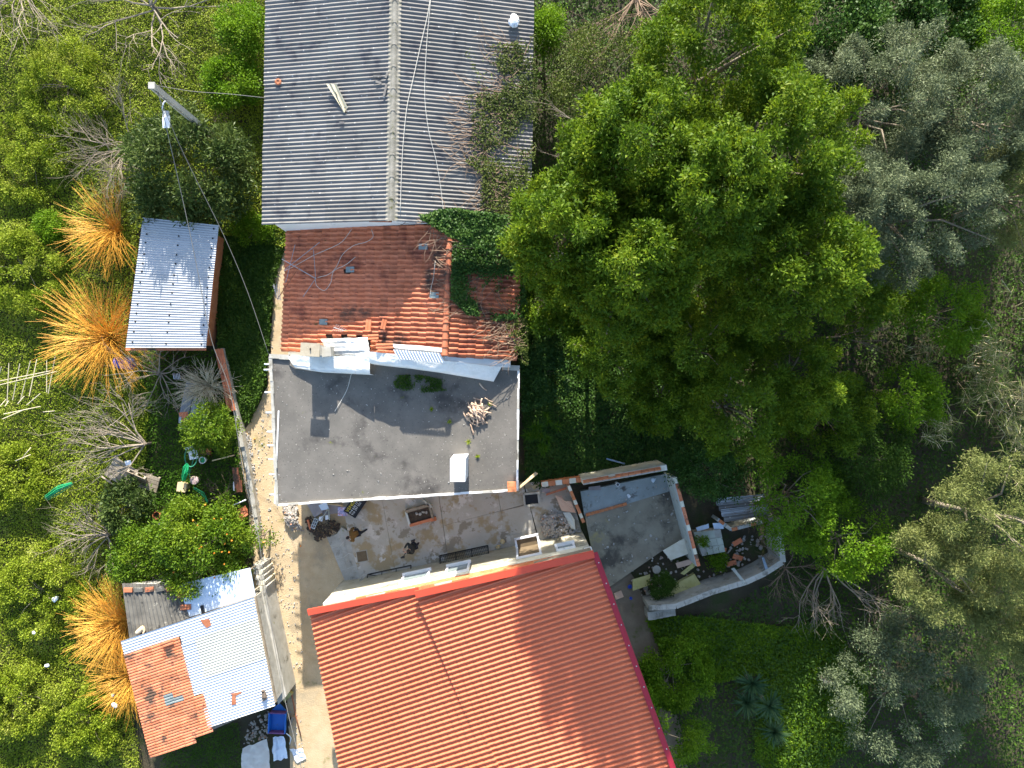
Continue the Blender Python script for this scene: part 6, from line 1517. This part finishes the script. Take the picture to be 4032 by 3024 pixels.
# ------------------------------------------------------------------ people and cats (skinned skeletons)
def skin(name, verts, edges, radii, m, parent=None, root=0, sub=2, **kw):
    me = bpy.data.meshes.new(name); me.from_pydata([tuple(v) for v in verts], edges, []); me.update()
    o = link(name, me, m, parent, **kw)
    sm = o.modifiers.new('skin', 'SKIN'); sm.use_smooth_shade = True
    sv = me.skin_vertices[0].data if len(me.skin_vertices) else None
    if sv is None:
        import bmesh as _b
        b_ = _b.new(); b_.from_mesh(me); b_.verts.layers.skin.verify(); b_.to_mesh(me); b_.free(); sv = me.skin_vertices[0].data
    for i, r in enumerate(radii):
        sv[i].radius = r if isinstance(r, tuple) else (r, r); sv[i].use_root = (i == root)
    o.modifiers.new('sub', 'SUBSURF').levels = sub; o.modifiers['sub'].render_levels = sub
    return o
m_skin = mat('skin_tone', (.46, .27, .19), (.50, .30, .21), 6, rough=.55)
m_hair = mat('dark_hair', (.018, .013, .010), (.03, .022, .018), 20, rough=.5)
m_coat = mat('brown_coat', (.135, .070, .018), (.165, .088, .024), 9, rough=.9, bump=.01)
m_blk = mat('black_jacket', (.016, .017, .016), (.028, .030, .028), 9, rough=.85, bump=.01)
m_trou = mat('dark_trousers', (.022, .024, .032), (.035, .037, .045), 9)
m_shoe = mat('dark_shoe', (.03, .018, .012), None, 9, rough=.5)
def person(px, py, face, label, coat, lean=.12, arms='walk', hold=None, hairm=m_hair, bend=0.0):
    b = P(px, py, YZ); t = thing('person', b, label, 'person'); B = Matrix.Translation(b) @ Matrix.Rotation(face, 4, 'Z')   # local +x is forward
    f = lambda x, y, z: Vector((x, y, z))
    hipz = .92; L1 = lean; 
    hx = L1 + bend
    feet = (.24, -.26) if arms == 'walk' else (.06, -.06)
    V_ = [f(0, 0, .95), f(L1 * .4, 0, 1.12), f(L1 * .8 + bend * .4, 0, 1.32), f(L1 + bend * .7, 0, 1.46), f(hx + .02, 0, 1.53)]
    r_ = [(.165, .15), (.165, .14), (.20, .15), (.15, .11), (.06, .06)]
    E = [(0, 1), (1, 2), (2, 3), (3, 4)]
    arm = []
    for s in (-1, 1):
        o = len(V_); sh = f(L1 + bend * .65 - .01, s * .19, 1.42)
        if arms == 'walk': el = f(L1 + .02 + .10 * s, s * .31, 1.17); wr = f(L1 + .22 + .10 * s, s * .27, .99)
        else: el = f(L1 + .12, s * .27, 1.16); wr = f(L1 + .36, s * .12, 1.18)
        V_ += [sh, el, wr]; r_ += [.088, .062, .045]; E += [(3, o), (o, o + 1), (o + 1, o + 2)]; arm.append((el, wr))
    skin('coat', V_, E, r_, coat, t, basis=B)
    V2 = [f(0, 0, .97)]; r2 = [.15]; E2 = []
    for s, fx in ((-1, feet[0]), (1, feet[1])):
        o = len(V2); V2 += [f(0, s * .10, .86), f(fx * .55 + .03, s * .11, .48), f(fx, s * .11, .09)]; r2 += [.10, .072, .05]; E2 += [(0, o), (o, o + 1), (o + 1, o + 2)]
    skin('trousers', V2, E2, r2, m_trou, t, basis=B)
    for s, fx in ((-1, feet[0]), (1, feet[1])): skin('shoe', [f(fx - .05, s * .11, .045), f(fx + .08, s * .12, .04), f(fx + .19, s * .125, .035)], [(0, 1), (1, 2)], [.05, .048, .035], m_shoe, t, basis=B)
    hd = hx + .10
    body = skin('head', [f(hx + .0, 0, 1.50), f(hd - .03, 0, 1.58), f(hd, 0, 1.66), f(hd + .01, 0, 1.735), f(hd + .105, 0, 1.625), f(hd - .01, .088, 1.645), f(hd - .01, -.088, 1.645)], [(0, 1), (1, 2), (2, 3), (2, 4), (2, 5), (2, 6)], [.052, .06, .085, .06, .018, .02, .02], m_skin, t, basis=B)
    skin('hair', [f(hd - .06, 0, 1.63), f(hd - .045, 0, 1.70), f(hd + .01, 0, 1.75), f(hd + .06, 0, 1.735)], [(0, 1), (1, 2), (2, 3)], [.075, .085, .075, .045], hairm, t, basis=B)
    for s, (el, wr) in zip((-1, 1), arm):
        d = (wr - el).normalized(); y = Vector((0, 1, 0)); VV = [wr, wr + d * .05, wr + d * .085]; RR = [.034, .040, .034]; EE = [(0, 1), (1, 2)]
        for k in range(4):
            o = len(VV); q = wr + d * .09 + y * (.024 * (k - 1.5)); VV += [q, q + d * .035 + Vector((0, 0, -.012)), q + d * (.055 - .006 * abs(k - 1.5)) + Vector((0, 0, -.035))]; RR += [.011, .010, .008]; EE += [(2, o), (o, o + 1), (o + 1, o + 2)]
        o = len(VV); VV += [wr + d * .03 - y * s * .04, wr + d * .07 - y * s * .055 + Vector((0, 0, -.01))]; RR += [.013, .010]; EE += [(1, o), (o, o + 1)]
        skin('hand', VV, EE, RR, m_skin, t, basis=B, sub=1)
    return B, t
B1, t1 = person(1422, 2082, math.radians(197), 'person in a brown coat stepping toward the concrete steps', m_coat, .10, 'walk', bend=.12)
B2, t2 = person(1640, 2132, math.radians(205), 'person in a black jacket holding a camera gimbal in the yard', m_blk, .06, 'hold', bend=.05)
gm_ = thing('camera_gimbal', B2 @ Vector((.45, .1, 0)), 'black handheld camera gimbal held by the person in black', 'camera')
for nm, a, b, r in (('grip', (.44, .10, 1.10), (.50, .14, 1.30), .022), ('arm', (.50, .14, 1.30), (.60, .22, 1.34), .018), ('arm', (.60, .22, 1.34), (.62, .30, 1.27), .018), ('handle', (.44, .10, 1.12), (.56, .0, 1.12), .016)):
    MB().tube([B2 @ Vector(a), B2 @ Vector(b)], r, 6).build(nm, m_black, gm_)
q = B2 @ Vector((.62, .22, 1.30)); MB().box(q, (.13, .10, .09), .4).build('camera_body', m_black, gm_); MB().tube([q, q + (B2.to_3x3() @ Vector((.13, 0, 0)))], [.038, .042], 10).build('lens', m_black, gm_)
def cat(px, py, z, face, label, m, curled=False, sc=1.0):
    b = P(px, py, z + .1); B = Matrix.Translation((b.x, b.y, z)) @ Matrix.Rotation(face, 4, 'Z') @ Matrix.Scale(sc, 4)
    f = lambda x, y, zz: Vector((x, y, zz))
    if curled:
        V_ = [f(-.12, -.02, .09), f(0, .06, .10), f(.11, .02, .09), f(.13, -.08, .08), f(.06, -.13, .09), f(.07, -.16, .14), f(.02, -.15, .135), f(-.15, -.10, .05), f(-.06, -.17, .04), f(.03, -.19, .04)]
        E = [(0, 1), (1, 2), (2, 3), (3, 4), (4, 5), (4, 6), (0, 7), (7, 8), (8, 9)]; r_ = [.10, .115, .105, .06, .068, .016, .016, .03, .022, .016]
    else:
        V_ = [f(-.16, 0, .12), f(-.02, 0, .13), f(.12, 0, .13), f(.22, 0, .17), f(.28, 0, .16), f(.22, .045, .235), f(.22, -.045, .235), f(-.26, .05, .06), f(-.30, .14, .04), f(-.24, .20, .03), f(.13, .07, .04), f(.13, -.07, .04), f(-.12, .09, .04), f(-.12, -.09, .04)]
        E = [(0, 1), (1, 2), (2, 3), (3, 4), (3, 5), (3, 6), (0, 7), (7, 8), (8, 9), (2, 10), (2, 11), (0, 12), (0, 13)]; r_ = [.105, .095, .085, .065, .035, .016, .016, .03, .022, .015, .032, .032, .05, .05]
    skin('cat', V_, E, r_, m, None, root=1, basis=B, label=label, cat='cat')
m_tan = mat('tan_fur', (.62, .42, .23), (.70, .55, .38), 7, rough=.9); m_tab = mat('tabby_fur', (.10, .075, .055), (.20, .15, .11), 16, rough=.9)
cat(3258, 2682, .3, -.25, 'tan cat lying on the grass of the clearing', m_tan, False, 1.15)
cat(553, 2482, 2.5, .6, 'tan cat curled up on the blackened lean-to roof', m_tan, True, 1.3)
cat(1040, 2736, 2.92, 1.75, 'dark tabby cat crouching on the white corrugated roof', m_tab, False, 1.0)
